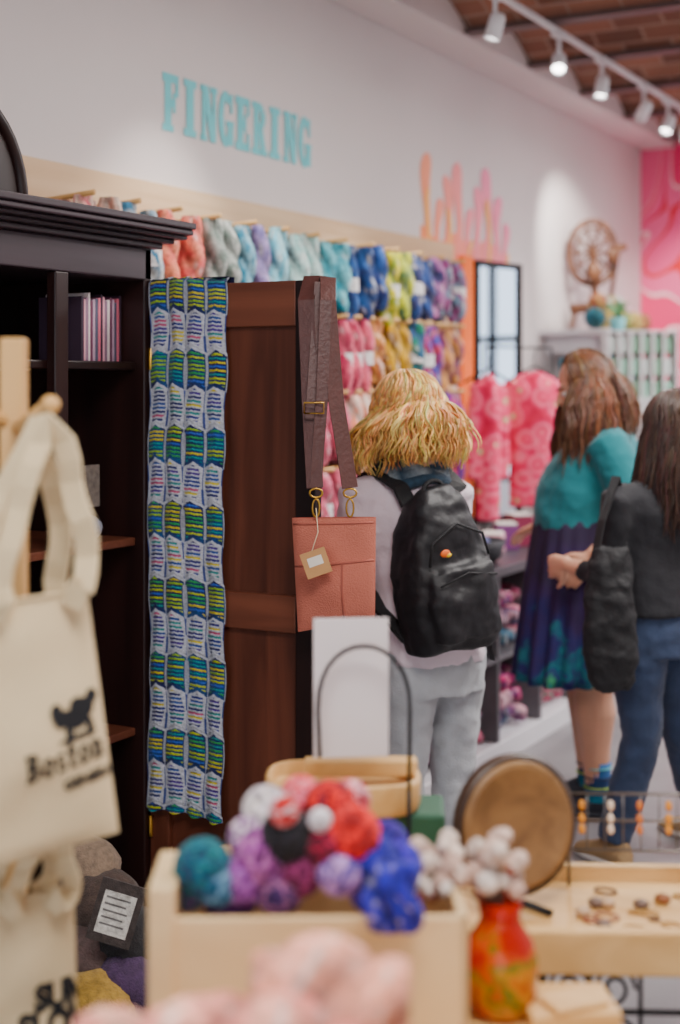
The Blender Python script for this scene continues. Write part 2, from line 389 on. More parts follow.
b=MB(); cc=Vector((-2.42,5.5,.811))
b.lathe([(.09,0),(.12,.03),(.14,.1),(.13,.1),(.11,.03),(.08,.012)],cc,20,c(34,34,40))
for q in range(7): b.ell(cc+Vector((random.uniform(-.07,.07),random.uniform(-.07,.07),.08)),.035,random.choice([c(60,60,66),c(90,90,96),c(60,70,120)]),nu=10,nv=7)
b.build('counter_basket',M_v)
b=MB()
for q in range(4):
    cc=Vector((-2.5,5.75+q*.15,.811)); Mx=Matrix.Translation(cc)@Matrix.Rotation(.3*q,4,'Z')
    b.box((-.05,-.06,0),(.05,.06,.05+.03*q),random.choice(pal),M=Mx)
    b.box((-.045,-.055,.052+.03*q),(.045,.055,.06+.03*q),c(230,225,220),M=Mx)
b.build('notion_boxes',M_v,bevel=.003)

# ---------------------------------------------------------------- armoire
CX=-2.3; AY0,AY1=1.75,3.09
b=MB()
b.box((XL+.02,AY0,.0),(XL+.05,AY1,1.96),mi=0)
b.box((XL+.05,AY1-.03,.0),(CX,AY1,1.96),mi=0); b.box((XL+.05,AY0,.0),(CX,AY0+.03,1.96),mi=0)
b.box((XL+.05,AY0,1.84),(CX,AY1,1.925),mi=1)
b.box((XL+.05,AY0,0),(CX,AY1,.1),mi=1)
b.box((XL+.02,AY0-.02,1.925),(CX+.025,AY1+.02,1.94),mi=1)
for i,(ov,z0_,z1_) in enumerate(((.045,1.94,1.952),(.07,1.952,1.963),(.09,1.963,1.978),(.10,1.978,1.996))):
    b.box((XL+.02,AY0-ov,z0_),(CX+ov,AY1+min(ov,.07),z1_),mi=1)
b.box((CX-.03,2.70,.1),(CX,2.75,1.84),mi=0)
for z in (1.60,1.13,.62): b.box((XL+.05,AY0+.03,z),(CX-.03,AY1-.03,z+.022),mi=2 if z<1.5 else 0)
b.box((XL+.02,AY0-.02,0),(CX+.02,AY1+.02,.07),mi=1)
n=20; prof=[]
for k in range(n+1):
    a=math.pi*k/n; prof.append((2.385-.23*math.cos(a),1.996+.25*math.sin(a)))
vs=[(CX-.03,a,z) for a,z in prof]+[(CX-.07,a,z) for a,z in prof]; m_=len(prof)
b.add(vs,[tuple(range(m_)),tuple(range(m_,2*m_))[::-1]]+[(i,i+m_,(i+1)%m_+m_,(i+1)%m_) for i in range(m_)],mi=0,smooth=False)
b.tube([(CX-.03,a,z) for a,z in prof],.016,8,mi=0)
arm=empty('armoire',Vector((-2.6,2.4,0)))
b.build('carcass',[M_dark,M_darkh,M_doorh],arm,bevel=.004)
b=MB(); DY=AY1-.008; DX0,DX1=CX+.002,-1.785; z0_,z1_=.12,1.825
sw=.06; dt=.03
b.box((DX0,DY,z0_),(DX0+sw,DY+dt,z1_),mi=0); b.box((DX1-sw,DY,z0_),(DX1,DY+dt,z1_),mi=2)
for a,bb in ((z1_-.115,z1_),(.93,1.025),(z0_,z0_+.12)): b.box((DX0+sw,DY+.001,a),(DX1-sw,DY+dt-.001,bb),mi=1)
b.box((DX0+sw,DY+.016,z0_+.1),(DX1-sw,DY+.022,z1_-.1),mi=0)
for z in (.35,1.6): b.tube([(CX+.006,DY-.004,z),(CX+.006,DY-.004,z+.06)],.007,8,mi=3)
b.build('door_leaf',[M_door,M_doorh,M_dark,M_gold],arm,bevel=.004)
b=MB(); yy=2.89; bc=[c(60,44,60),c(230,170,185),c(150,120,140),c(240,225,225),c(110,60,85),c(190,160,180),c(90,90,110),c(220,120,140)]
i=0
while yy<3.05:
    w=random.uniform(.006,.012); b.box((-2.52,yy,1.623),(-2.375,yy+w-.001,1.79+random.uniform(-.01,.012)),bc[i%8]); yy+=w; i+=1
b.build('books',M_v,bevel=.001)
b=MB()
for i in range(9):
    yy=2.0+i*.085; b.ell((-2.5,yy,1.19),(.06,.045,.045),[c(40,60,60),c(80,50,40),c(120,110,100)][i%3],nu=12,nv=8)
b.ell((-2.40,2.93,1.185),(.05,.05,.035),c(180,185,200),nu=14,nv=8)
b.box((-2.385,2.9,1.24),(-2.38,2.97,1.35),c(130,120,112))
for i in range(6): b.ell((-2.45,2.1+i*.15,.70),(.07,.06,.06),[c(50,50,60),c(90,30,40),c(40,70,70)][i%3],nu=12,nv=8)
b.build('cabinet_yarn_cakes',M_vyarn)

# ---------------------------------------------------------------- knitted scarf on door
sc=MB(); nx,ny=96,660; W=.245; Htot=1.415; ztop=1.842; BH=.100
navy=c(16,26,88);sil=c(212,215,226)
dk=[c(200,215,50),c(40,150,155),c(60,165,90),c(228,212,60),c(60,100,200),c(160,200,60)]
lt=[c(80,50,150),c(30,50,140),c(30,40,110),c(200,90,130),c(50,150,150),c(225,210,80),c(50,50,130),c(40,80,160)]
vs=[];cs=[];fs=[]
for j in range(ny+1):
    v=Htot*j/ny
    for i in range(nx+1):
        x01=i/nx
        u=4*x01+.07*math.sin(2*math.pi*2*x01)*math.cos(math.pi*v/BH)
        col_=int(min(3,max(0,u))); fr=u-col_; d=abs(fr-.5)
        chev=.024*(1-d*2)                      # zig-zag band edge, one chevron per column
        vv=v+chev+.003*math.sin(v*31+col_); band=int(vv/BH); bt=vv/BH-band
        dr=v+chev*.45; row=int((dr+1)/.0105); rf=(dr+1)/.0105-row
        nzv=noise.noise(Vector((row*.37,col_*.6+.3,band*1.3))); h=0
        if band%2==0:
            base=mixc(navy,c(20,80,140),max(0,min(1,.35+noise.noise(Vector((v*9,u*.7,2)))*1.5)))
            dash=d<.40 and rf>.5 and .12<bt<.90
            colr=dk[int((nzv+.6)*8+band)%6] if dash else base
            if d>.45: colr=mixc(base,sil,.7)
            if bt<.09: colr=sil
            h=.003 if dash else .001
        else:
            wd=.38-.12*abs(bt-.5)*2
            dash=d<wd and rf>.42 and .08<bt<.93
            colr=lt[int((nzv+.6)*10+band*2+col_)%8] if dash else sil
            if d>.46: colr=c(60,80,150)
            h=.001 if dash else .004
        x=CX+.004+W*x01
        wav=.010*math.sin(x*30+v*2.2)+.006*math.sin(v*6+1)
        edge=.0035*math.sin(v/BH*math.pi)
        yv=DY-.017-.005*math.cos(2*math.pi*(fr-.5))-h*.8+wav*.6
        z=ztop-v+.003*math.cos(2*math.pi*fr)+.004*math.sin(x01*5)
        if v<.012: yv+=.012*(1-v/.012)*1.4
        vs.append((x+edge*(1 if i>nx/2 else -1)+.003*math.sin(v*8),yv,z)); cs.append(tuple(q*.78 for q in colr))
for j in range(ny):
    for i in range(nx):
        q=j*(nx+1)+i; fs.append((q,q+nx+1,q+nx+2,q+1))
sc.add(vs,fs,cs)
sc.add([(CX+.004,DY-.006,ztop),(CX+.004+W,DY-.006,ztop),(CX+.004+W,DY+.034,ztop),(CX+.004,DY+.034,ztop),(CX+.004,DY+.036,1.3),(CX+.004+W,DY+.036,1.3)],[(0,1,2,3),(3,2,5,4)],navy)
sc.build('knitted_scarf',mat('scarf_knit',vcol=True,rough=.9,nscale=120,namt=.2,bump=.5,bscale=260,sheen=.1))

# ---------------------------------------------------------------- crossbody bag
Zb=3.46
bag=empty('crossbody_bag',S(335,575,Zb))
M_salmon=mat('salmon_canvas',c(190,114,98),.8,nscale=15,namt=.06,bump=.4,bscale=260)
M_leather=mat('brown_leather',c(84,50,46),.45,nscale=25,namt=.1,bump=.2,bscale=90)
b=MB()
TL,TR,BR,BL=S(292,518,Zb+.03),S(376,517,Zb-.02),S(375,618,Zb-.02),S(298,632,Zb+.03)
sf,nn=b.pillow(TL,TR,BR,BL,.03,20,20,.009)
b.build('bag_body',M_salmon,bag)
b=MB()
for (aa,bb_) in (((.02,.42),(.98,.42)),((.02,.05),(.98,.05)),((.62,.42),(.62,.97))):
    b.tube([sf(aa[0]*(1-k/10)+bb_[0]*k/10,aa[1]*(1-k/10)+bb_[1]*k/10)+nn*.001 for k in range(11)],.0026,6)
b.build('bag_seams',mat('salmon_piping',c(160,90,78),.7),bag)
b=MB()
tp=S(312,281,3.555)
b.ribbon([tp+FW*.05-UP*.12,tp+FW*.035,tp+UP*.012,S(306,300,3.52),S(310,400,3.49),S(315,488,Zb-.01)],Dv(1,-.25),.042,.004)
tp2=S(328,282,3.54)
b.ribbon([tp2+FW*.05-UP*.1,tp2+FW*.03+UP*.01,tp2+UP*.012,S(328,300,3.5),S(336,400,3.47),S(350,488,Zb-.015)],Dv(1,.3),.04,.004)
b.ribbon([S(322,282,3.53),S(318,340,3.505),S(314,400,3.48),S(312,420,3.475)],Dv(1,.1),.038,.004)
b.ribbon([S(326,300,3.49),S(322,400,3.465),S(318,450,3.46),S(316,488,3.455)],Dv(1,.1),.03,.004)
b.build('bag_strap',M_leather,bag,bevel=.001)
b=MB()
for uu in (316,350):
    cc=S(uu,493,Zb-.012)
    b.tube([cc+RT*.016*math.cos(a)+UP*.011*math.sin(a) for a in [k*math.pi/6 for k in range(12)]],.0028,6,closed=True)
    c2=S(uu,508,Zb-.012); b.tube([c2+RT*.009*math.cos(a)+UP*.022*math.sin(a) for a in [k*math.pi/6 for k in range(12)]],.0025,6,closed=True)
cc=S(314,408,3.452); b.tube([cc+RT*(.024*sx)+UP*(.013*sz) for sx,sz in ((-1,-1),(1,-1),(1,1),(-1,1),(-1,-1))],.0022,6)
b.build('bag_hardware',M_gold,bag)
b=MB(); tc_=S(316,563,Zb-.06); X=Dv(1,0,.35); Y=Vector(X.cross(FW)).normalized()
if Y.z<0: Y=-Y
MM=Matrix((X,FW,Y)).transposed().to_4x4(); MM.translation=tc_
b.box((-.031,-.0015,-.031),(.031,.0015,.031),c(196,150,104),M=MM); b.box((-.018,-.0025,-.006),(.018,-.0014,.016),c(238,232,222),M=MM)
b.tube([tc_+Y*.03,S(318,532,Zb-.04),S(316,508,Zb-.02)],.0012,5,c(220,200,170))
b.build('bag_price_tag',M_v,bag)

# ---------------------------------------------------------------- tote rack and totes
rk=empty('tote_bag_rack',Cm(-.48,2.12,0))
b=MB(); p0=Cm((14-340)/F*2.12,2.12,0)
MM=Matrix((RT,FW,UP)).transposed().to_4x4(); MM.translation=p0
b.box((-.018,-.018,0),(.018,.018,1.63),M=MM); b.box((-.3,-.02,0),(.12,.02,.04),M=MM); b.box((-.02,-.25,0),(.02,.25,.04),M=MM)
b.build('post',M_pinez,rk,bevel=.004)
b=MB()
b.tube([p0+UP*1.49,p0+UP*1.53+RT*.075-FW*.11],.0115,12); b.ell(p0+UP*1.532+RT*.077-FW*.113,.014)
b.tube([p0+UP*1.5,p0+UP*1.55-RT*.10-FW*.08],.0125,12)
b.tube([p0+UP*.98,p0+UP*1.01+RT*.04-FW*.14],.0125,12)
b.build('pegs',M_pine,rk)
def tote(name,TL,TR,BR,BL,hook,lines,hw=.03,bl=.02,hsep=.25,hcen=.6,serif=None,emblem=None):
    e=empty(name,(TL+BR)/2)
    b=MB(); sf,n=b.pillow(TL,TR,BR,BL,bl,30,30,.016)
    xx=(TR-TL).normalized(); Wd=(BR-BL).length; Hd=(BL-TL).length
    for side in (1,-1):
        A=TL.lerp(TR,hcen-hsep)+(BL-TL)*.06+n*bl*side*.9; Bp=TL.lerp(TR,hcen+hsep)+(BR-TR)*.06+n*bl*side*.9
        off=n*.012*side+xx*.010*side
        pts=[A,A+UP*.03+off]
        for k in range(1,20):
            t=k/20
            if t<.5: q=2*t; p=A.lerp(hook,q**1.15)+off-xx*.020*math.sin(math.pi*q)
            else: q=2-2*t; p=Bp.lerp(hook,q**1.15)+off+xx*.020*math.sin(math.pi*q)
            p=p+n*.006*math.sin(k*1.7+side)+xx*.004*math.sin(k*1.1+side*2)
            if abs(t-.5)<.01: p=hook+UP*.012+off*.6
            pts.append(p)
        pts+=[Bp+UP*.03+off,Bp]
        b.ribbon(pts,xx*.75+n*.7,hw,.006)
    b.tube([sf(k/12,0)+n*.002 for k in range(13)],.003,6)
    b.build('canvas',M_canvas,e)
    b=MB()
    def put(pts,a0,v0,slope,lift):
        return [sf(min(1,max(0,a0+x/Wd)),v0-(y+x*slope)/Hd)+n*lift for x,y in pts]
    for (s,a,v,size,bold,sx,slope) in lines:
        P,Fc=font_polys(s,size,bold); b.add(put([(x*sx,y) for x,y in P],a,v,slope,.0025),Fc,smooth=False)
    if serif:
        s,a,v,sx,sy,slope=serif; x0=0; adv={'B':.95,'o':.88,'s':.70,'t':.70,'n':.9}; q=0
        for ch in s:
            for poly in LT[ch]:
                q+=1; pl=put([(x0+u_*sx,w_*sy) for u_,w_ in poly],a,v,slope,.0022+.00012*(q%9)); b.add(pl,[tuple(range(len(pl)))],smooth=False)
            x0+=adv[ch]*sx
    if emblem:
        a,v=emblem; q=0
        for dx,dy,rx,ry in ((0,0,.021,.016),(.016,.010,.014,.015),(-.019,.004,.015,.012),(.028,.022,.010,.011),(.02,-.018,.006,.014),(-.012,-.018,.006,.014),(.004,.018,.012,.010),(-.028,.016,.009,.012),(.0,-.026,.030,.004)):
            q+=1; pl=put([(dx+rx*math.cos(t),dy+ry*math.sin(t)) for t in [2*PI*i/16 for i in range(16)]],a,v,.12,.0022+.00012*q); b.add(pl,[tuple(range(16))],smooth=False)
    b.build('print',M_ink,e)
TL,TR,BR,BL=S(-75,614,1.90),S(87,590,2.0),S(119,832,1.97),S(-50,880,1.86)
tote('canvas_tote_bag',TL,TR,BR,BL,S(44,424,2.00),[('GENERAL',.68,.775,.02,.001,1,.1)],.034,.028,.24,.62,('Boston',.46,.715,.0235,.038,.13),(.80,.50))
TL,TR,BR,BL=S(-70,905,1.95),S(74,890,2.03),S(80,1130,2.03),S(-60,1140,1.95)
tote('canvas_tote_bag',TL,TR,BR,BL,S(44,830,2.06),[('SUN',.68,.47,.05,.003,.8,.1),('SLOW',.56,.60,.052,.003,.8,.1)],.026,.02,.16,.66)

b=MB()
for i,(u,v,d,r,cc) in enumerate(((105,905,3.3,.09,c(70,56,50)),(88,868,3.35,.08,c(130,112,96)),(128,940,3.25,.085,c(40,38,40)),(90,960,3.25,.1,c(80,64,62)),(145,968,3.25,.07,c(190,170,60)),(125,985,3.2,.09,c(60,40,70)),(95,1010,3.15,.1,c(150,120,60)))):
    b.ell(S(u,v,d),(r,r,r*.9),cc,nu=18,nv=12,fn=lambda q:1+.14*noise.noise(q*3+Vector((i*3,0,0))))
bz=S(105,965,3.25); bz.z=0
b.lathe([(.2,0),(.26,.08),(.28,.16),(.27,.16),(.24,.06)],bz,24,c(80,60,45))
MM=Matrix((Dv(1,0,-.3),Dv(0,1),Dv(.3,0,1))).transposed().to_4x4(); MM.translation=S(116,913,3.12)
b.box((-.05,-.002,-.07),(.05,.002,.07),c(66,58,56),M=MM); b.box((-.036,-.004,-.05),(.036,-.002,.045),c(215,212,205),M=MM)
for q in range(5): b.box((-.03,-.005,.03-.015*q),(.025-.006*(q%2),-.004,.034-.015*q),c(110,108,106),M=MM)
b.build('yarn_kit_basket',M_vyarn)

# ---------------------------------------------------------------- foreground tables
def camM(a,d,z,rot=0):
    r=RT*math.cos(rot)+FW*math.sin(rot); f=-RT*math.sin(rot)+FW*math.cos(rot)
    M=Matrix((r,f,UP)).transposed().to_4x4(); M.translation=Cm(a,d,z); return M
def table(name,a0,a1,d0,d1,z,mt):
    b=MB(); M=camM((a0+a1)/2,(d0+d1)/2,0); w=(a1-a0)/2; h=(d1-d0)/2
    b.box((-w,-h,z-.03),(w,h,z),M=M); b.box((-w+.03,-h+.03,z-.1),(w-.03,h-.03,z-.03),M=M)
    for sx in (-1,1):
        for sy in (-1,1):
            cx=sx*(w-.05);cy=sy*(h-.05); b.box((cx-.025,cy-.025,0),(cx+.025,cy+.025,z-.03),M=M)
    return b.build(name,mt,bevel=.004)
table('display_table',-.245,.37,1.2,2.0,.72,M_pine)
table('display_table',-.22,.15,2.06,2.6,.72,M_pinez)
b=MB(); M=camM(-.04,1.84,.721,.02); W2=.2;D2=.07
b.box((-W2,-D2,.0),(W2,-D2+.012,.175),M=M); b.box((-W2,D2-.012,0),(W2,D2,.165),M=M); b.box((-W2,-D2,0),(W2,D2,.012),M=M)
b.box((W2-.014,-D2,0),(W2,D2,.175),M=M); b.box((-W2,-D2-.006,0),(-W2+.034,D2,.215),M=M)
b.build('wooden_crate',M_cream,bevel=.004)
def ball(mb,cn,R,col,col2=None,wr=26):
    mb.ell(cn,R*.93,tuple(x*.6 for x in col),nu=16,nv=10)
    for q in range(wr):
        ax=Vector((random.gauss(0,1),random.gauss(0,1),random.gauss(0,1))).normalized(); o1=ax.orthogonal().normalized(); o2=ax.cross(o1)
        off=random.uniform(-.55,.55); rr=R*math.sqrt(1-off*off); cl=col if (not col2 or random.random()<.55) else col2
        mb.tube([cn+ax*off*R+(o1*math.cos(a)+o2*math.sin(a))*rr for a in [k*math.pi/8 for k in range(16)]],R*.085,5,cl,closed=True)
b=MB()
for u,v,d,R,c1,c2 in ((203,868,1.82,.036,c(10,110,120),c(10,50,90)),(188,888,1.85,.028,c(20,120,130),c(150,80,180)),(218,885,1.81,.026,c(20,80,110),c(120,160,190)),(262,858,1.83,.038,c(130,60,130),c(180,110,170)),(243,880,1.82,.03,c(160,100,170),c(120,50,130)),
 (266,810,1.87,.030,c(240,232,230),c(200,190,200)),(288,836,1.82,.034,c(10,10,16),c(26,22,36)),(250,838,1.85,.028,c(130,80,140),c(225,210,220)),(300,872,1.82,.03,c(100,20,70),c(150,60,110)),(330,808,1.86,.034,c(220,20,40),c(90,20,40)),(352,836,1.82,.036,c(225,25,35),c(150,10,30)),(312,806,1.9,.026,c(240,130,155),c(230,50,80)),
 (326,845,1.81,.026,c(90,10,40),c(200,40,80)),(372,862,1.82,.034,c(40,30,160),c(20,20,110)),(398,866,1.85,.030,c(30,30,160),c(80,50,190)),(340,872,1.80,.028,c(190,150,210),c(40,40,150)),(300,795,1.92,.025,c(240,150,160),c(230,60,80)),(230,895,1.88,.035,c(80,40,120),c(120,70,150)),(350,800,1.9,.026,c(200,30,60),c(240,180,190)),(385,845,1.88,.03,c(60,30,140),c(30,30,130)),(280,890,1.82,.03,c(60,30,90),c(170,110,150)),(372,890,1.82,.028,c(30,30,140),c(120,80,180)),(320,820,1.80,.014,c(235,230,235),c(220,210,215)),(284,812,1.8,.018,c(200,20,40),c(230,200,205))):
    ball(b,S(u,v,d),R,c1,c2)
for u in (380,394,407): skein(b,S(u,862,1.745),.085,.02,c(25,25,145),c(50,40,190),label=False)
b.build('mini_yarn_balls',M_vyarn)
b=MB(); pk=[c(240,172,154),c(230,146,134),c(246,194,174),c(240,164,140)]
HX=(Vector(FW),Vector(UP),Vector(RT))
for i,(a,d,z) in enumerate(((.0,1.45,.78),(-.1,1.42,.78),(-.03,1.38,.78),(-.13,1.36,.78),(.0,1.44,.86),(-.12,1.43,.86),(-.17,1.38,.865),(.02,1.44,.945),(-.03,1.40,.91),(-.14,1.40,.90))):
    skein(b,Cm(a+.05,d,z),.16 if a>-.06 else .17,.056,pk[i%4],pk[(i+1)%4],ax=HX,label=False,turns=1.6,n=22,m=22)
b.build('peach_yarn_pile',M_vyarn)

b=MB(); M=camM(.03,2.38,.721,-.05)
b.box((-.09,-.07,0),(.12,.09,.02),c(40,90,60),M=M)
b.box((-.06,-.05,.02),(.145,.07,.135),c(40,84,62),M=M)
b.build('green_gift_box',M_v,bevel=.006)
b=MB(); cen=Cm(.005,2.38,.858)
b.loft([[cen+RT*.125*r*math.copysign(abs(math.cos(t))**.6,math.cos(t))+FW*.085*r*math.copysign(abs(math.sin(t))**.6,math.sin(t))+UP*z for t in [2*math.pi*i/28 for i in range(28)]] for r,z in [(1,0),(1.04,.015),(1.04,.05),(.97,.055),(.94,.03)]])
b.box((-.08,-.02,.045),(.11,.02,.07),M=camM(.02,2.40,.858,.03))
b.build('wooden_tray',M_pine,bevel=.003)
sg=empty('table_sign',Cm(.02,2.33,.72))
b=MB(); M=Matrix((Dv(1,.1),Dv(-.1,1),UP)).transposed().to_4x4(); M.translation=S(351,757,2.30)
b.box((-.061,-.002,.0),(.061,.002,.225),M=M); b.build('card',M_paper,sg,bevel=.001)
b=MB(); pts=[]
for t in range(15):
    a=math.pi*t/14; pts.append(S(364-46*math.cos(a),712-66*math.sin(a)**.8,2.27))
q=S(409,790,2.27); pts.append(q); pts.insert(0,S(320,757,2.28))
b.tube(pts,.0035,8); q2=Vector(q); q2.z=.722
b.tube([q,q2],.004,8); b.lathe([(.03,0),(.03,.006),(.005,.008)],q2,16)
b.build('wire_frame',M_blackm,sg)

# side table with iron legs
tt=empty('jewelry_side_table',Cm(.5,2.26,0))
b=MB(); M=camM(.48,2.27,0,-.04)
b.box((-.29,-.15,.695),(.34,.15,.72),M=M); b.box((-.29,-.165,.68),(.34,-.14,.748),M=M); b.box((-.29,.135,.68),(.34,.155,.745),M=M)
b.box((-.31,-.165,.68),(-.285,.155,.747),M=M); b.box((.33,-.165,.68),(.35,.155,.747),M=M)
b.build('top',M_pine,tt,bevel=.005)
b=MB()
for sx in (-.24,.3):
    for sy in (-.12,.12): b.tube([M@Vector((sx,sy,0)),M@Vector((sx,sy,.69))],.007,8)
    b.tube([M@Vector((sx,-.12,.2)),M@Vector((sx,.12,.2))],.005,6)
for sx in (-.2,-.13,-.06):
    for z in (.645,.57,.49):
        b.tube([M@Vector((sx+.033*math.cos(a)*(1-a/14),-.12,z+.036*math.sin(a)*(1-a/14))) for a in [k*.5 for k in range(22)]],.0035,6)
for x in (-.165,-.095,-.02): b.tube([M@Vector((x,-.12,.1)),M@Vector((x,-.12,.69))],.004,6)
b.tube([M@Vector((-.24,-.12,.61)),M@Vector((.3,-.12,.61))],.005,6)
b.tube([M@Vector((-.24,-.12,.42)),M@Vector((.3,-.12,.42))],.005,6)
b.build('iron_legs',M_blackm,tt)
b=MB()
for i in range(20):
    cc=M@Vector((random.uniform(-.12,.3),random.uniform(-.12,.1),.723)); R=random.uniform(.008,.022)
    b.tube([cc+Vector((math.cos(a)*R,math.sin(a)*R*.7,0)) for a in [k*math.pi/5 for k in range(10)]],.002,5,random.choice([c(180,140,80),c(110,80,60),c(150,90,70)]),closed=True)
for i in range(12):
    cc=M@Vector((random.uniform(-.1,.3),random.uniform(-.11,.11),.728)); b.ell(cc,(.014,.012,.008),random.choice([c(140,90,60),c(110,90,80),c(190,160,130)]),nu=10,nv=6)
b.build('jewelry_pieces',M_v)
es=empty('earring_stand',M@Vector((.12,.1,.72)))
b=MB()
for z in (.78,.83,.875): b.tube([M@Vector((-.1,.11,z)),M@Vector((.33,.11,z))],.0028,6)
for x in (-.1,.33): b.tube([M@Vector((x,.11,.72)),M@Vector((x,.11,.875))],.003,6)
x=-.1
while x<.33: b.tube([M@Vector((x,.11,.78)),M@Vector((x,.11,.875))],.0014,5); x+=.03
b.build('wire_rack',mat('steel_wire',c(120,115,112),.35,metal=.8),es)
b=MB()
for i in range(9):
    x=-.08+i*.048
    for dz in (0,.022,.04): b.ell(M@Vector((x,.10,.858-dz)),(.006,.004,.009),[c(220,150,70),c(240,220,200),c(200,120,70)][i%3],nu=8,nv=6)
b.build('earrings',M_v,es)
rm=empty('tabletop_mirror',Cm(.28,2.27,.72))
nrm=Dv(.42,-.9,.12); xa=nrm.cross(UP).normalized(); ya=xa.cross(nrm).normalized()
if ya.z<0: ya=-ya
cc=S(517,825,2.27)
b=MB(); b.lathe([(.001,-.004),(.09,-.004),(.099,-.008),(.103,0),(.099,.01),(.09,.012),(.084,.007),(.001,.007)],cc,40,ax=(xa,ya,nrm))
b.build('disc',wood('mirror_wood',c(108,80,54),c(148,114,78),2,'X'),rm)
b=MB(); b.lathe([(.098,-.016),(.112,-.012),(.112,.001),(.103,.006)],cc,40,ax=(xa,ya,nrm),cap=False); b.lathe([(.001,-.007),(.09,-.007)],cc,40,mi=1,ax=(xa,ya,nrm),cap=False)
b.build('rim',[wood('mirror_rim_dark',c(44,30,22),c(70,48,34),2,'X'),mat('mirror_glass2',c(220,225,230),.04,metal=1)],rm)
b=MB(); f0=Cm(cc.dot(RT),cc.dot(FW),.723)
b.tube([cc-ya*.1,f0+UP*.005+FW*.03],.006,8); b.tube([f0+RT*.05-FW*.03+UP*.004,f0+FW*.03+UP*.004,f0-RT*.05-FW*.03+UP*.004],.006,8)
b.build('foot',M_blackm,rm)
# vase
vz=Cm((500-340)/F*1.9,1.9,.721)
m=bpy.data.materials.new('amber_glass'); m.use_nodes=True; N=m.node_tree.nodes; L=m.node_tree.links; p=N['Principled BSDF']
p.inputs['Roughness'].default_value=.08; p.inputs['Transmission Weight'].default_value=.3; p.inputs['IOR'].default_value=1.35
tc=N.new('ShaderNodeTexCoord'); sp=N.new('ShaderNodeSeparateXYZ'); L.new(tc.outputs['Object'],sp.inputs[0])
nz=N.new('ShaderNodeTexNoise'); nz.inputs['Scale'].default_value=24; L.new(tc.outputs['Object'],nz.inputs['Vector'])
ma=N.new('ShaderNodeMath'); ma.operation='MULTIPLY_ADD'; L.new(sp.outputs['Z'],ma.inputs[0]); ma.inputs[1].default_value=4.2
m2=N.new('ShaderNodeMath'); m2.operation='MULTIPLY_ADD'; L.new(nz.outputs['Fac'],m2.inputs[0]); m2.inputs[1].default_value=1.1; m2.inputs[2].default_value=-.35; L.new(m2.outputs[0],ma.inputs[2])
cr=N.new('ShaderNodeValToRGB'); e=cr.color_ramp; e.elements[0].color=(*c(170,50,25),1); e.elements[0].position=.2; e.elements[1].color=(*c(200,55,30),1); e.elements[1].position=.9
for pos,cl in ((.36,c(225,150,50)),(.48,c(100,120,45)),(.56,c(215,100,35)),(.72,c(185,42,28))):
    q=e.elements.new(pos); q.color=(*cl,1)
L.new(ma.outputs[0],cr.inputs['Fac']); L.new(cr.outputs['Color'],p.inputs['Base Color'])
b=MB(); b.lathe([(.026,0),(.040,.006),(.050,.03),(.051,.07),(.044,.098),(.03,.118),(.027,.13),(.031,.152),(.028,.152),(.023,.13),(.026,.118),(.040,.098),(.046,.07),(.045,.03),(.036,.012),(.001,.01)],vz,32)
b.build('amber_glass_vase',m)
b=MB()
for i in range(22):
    a=random.uniform(-.12,.04); z=.172+random.uniform(-.005,.055)-abs(a)*.1; dd=random.uniform(-.03,.03)
    tip=vz+RT*a+FW*dd+UP*z
    b.tube([vz+UP*.13,vz+RT*a*.4+FW*dd*.5+UP*(z*.7+.04),tip],.0018,5,c(130,100,80))
    for q in range(3): b.ell(tip+Vector((random.uniform(-.014,.014),random.uniform(-.014,.014),random.uniform(-.009,.009))),random.uniform(.009,.015),random.choice([c(222,204,192),c(214,188,174),c(226,214,206),c(190,160,146)]),nu=10,nv=7)
    if i%3==0: b.ell(tip-UP*.012,.009,c(150,80,70),nu=8,nv=6)
b.build('cotton_stems',M_vyarn)
b=MB(); b.box((-.05,-.03,0),(.07,.05,.022),M=camM(.295,1.87,.721,.1)); b.box((-.03,-.025,.022),(.05,.03,.03),M=camM(.30,1.87,.721,.4)); b.build('wooden_coaster_stack',M_pine,bevel=.003)

# ---------------------------------------------------------------- track lights
TX=-2.235
tr=MB(); tr.box((TX-.012,2.5,3.13),(TX+.012,8.8,3.15))
tr.build('light_track',M_white)
M_em=mat('lamp_glow',(1,1,1),emit=(1,.95,.9),estr=14)
def spot(y,tx,ty,tz,pw,size=1.1):
    e=empty('track_spotlight',Vector((TX,y,3.13)))
    b=MB(); P=Vector((TX,y,3.0)); d=(Vector((tx,ty,tz))-P).normalized(); o1=d.orthogonal().normalized(); o2=d.cross(o1)
    b.tube([(TX,y,3.13),(TX,y,3.03)],.010,8); b.box((TX-.02,y-.05,3.115),(TX+.02,y+.05,3.13))
    b.lathe([(.001,-.055),(.026,-.055),(.032,-.042),(.034,.05),(.030,.05),(.028,.037)],P,20,ax=(o1,o2,d),cap=False)
    b.lathe([(.001,.032),(.029,.032)],P,20,mi=1,ax=(o1,o2,d),cap=False)
    b.build('lamp_head',[M_white,M_em],e)
    l=bpy.data.lights.new('spot','SPOT'); l.energy=pw; l.spot_size=size; l.spot_blend=.8; l.shadow_soft_size=.04; l.color=(1,.94,.88)
    o=bpy.data.objects.new('spot_lamp',l); bpy.context.collection.objects.link(o); o.parent=e; o.matrix_parent_inverse=Matrix.Translation(-e.location)
    o.matrix_basis=Matrix.Translation(P+d*.07)@d.to_track_quat('-Z','Y').to_matrix().to_4x4()
spot(4.0,-2.85,3.9,1.6,60); spot(5.3,-2.6,5.1,1.5,85); spot(6.03,-1.7,4.4,1.2,95); spot(6.62,-2.3,6.1,1.2,75); spot(7.3,-2.9,8.0,2.2,120); spot(8.1,-2.4,9.4,1.8,110); spot(7.75,-2.6,6.6,1.0,60)

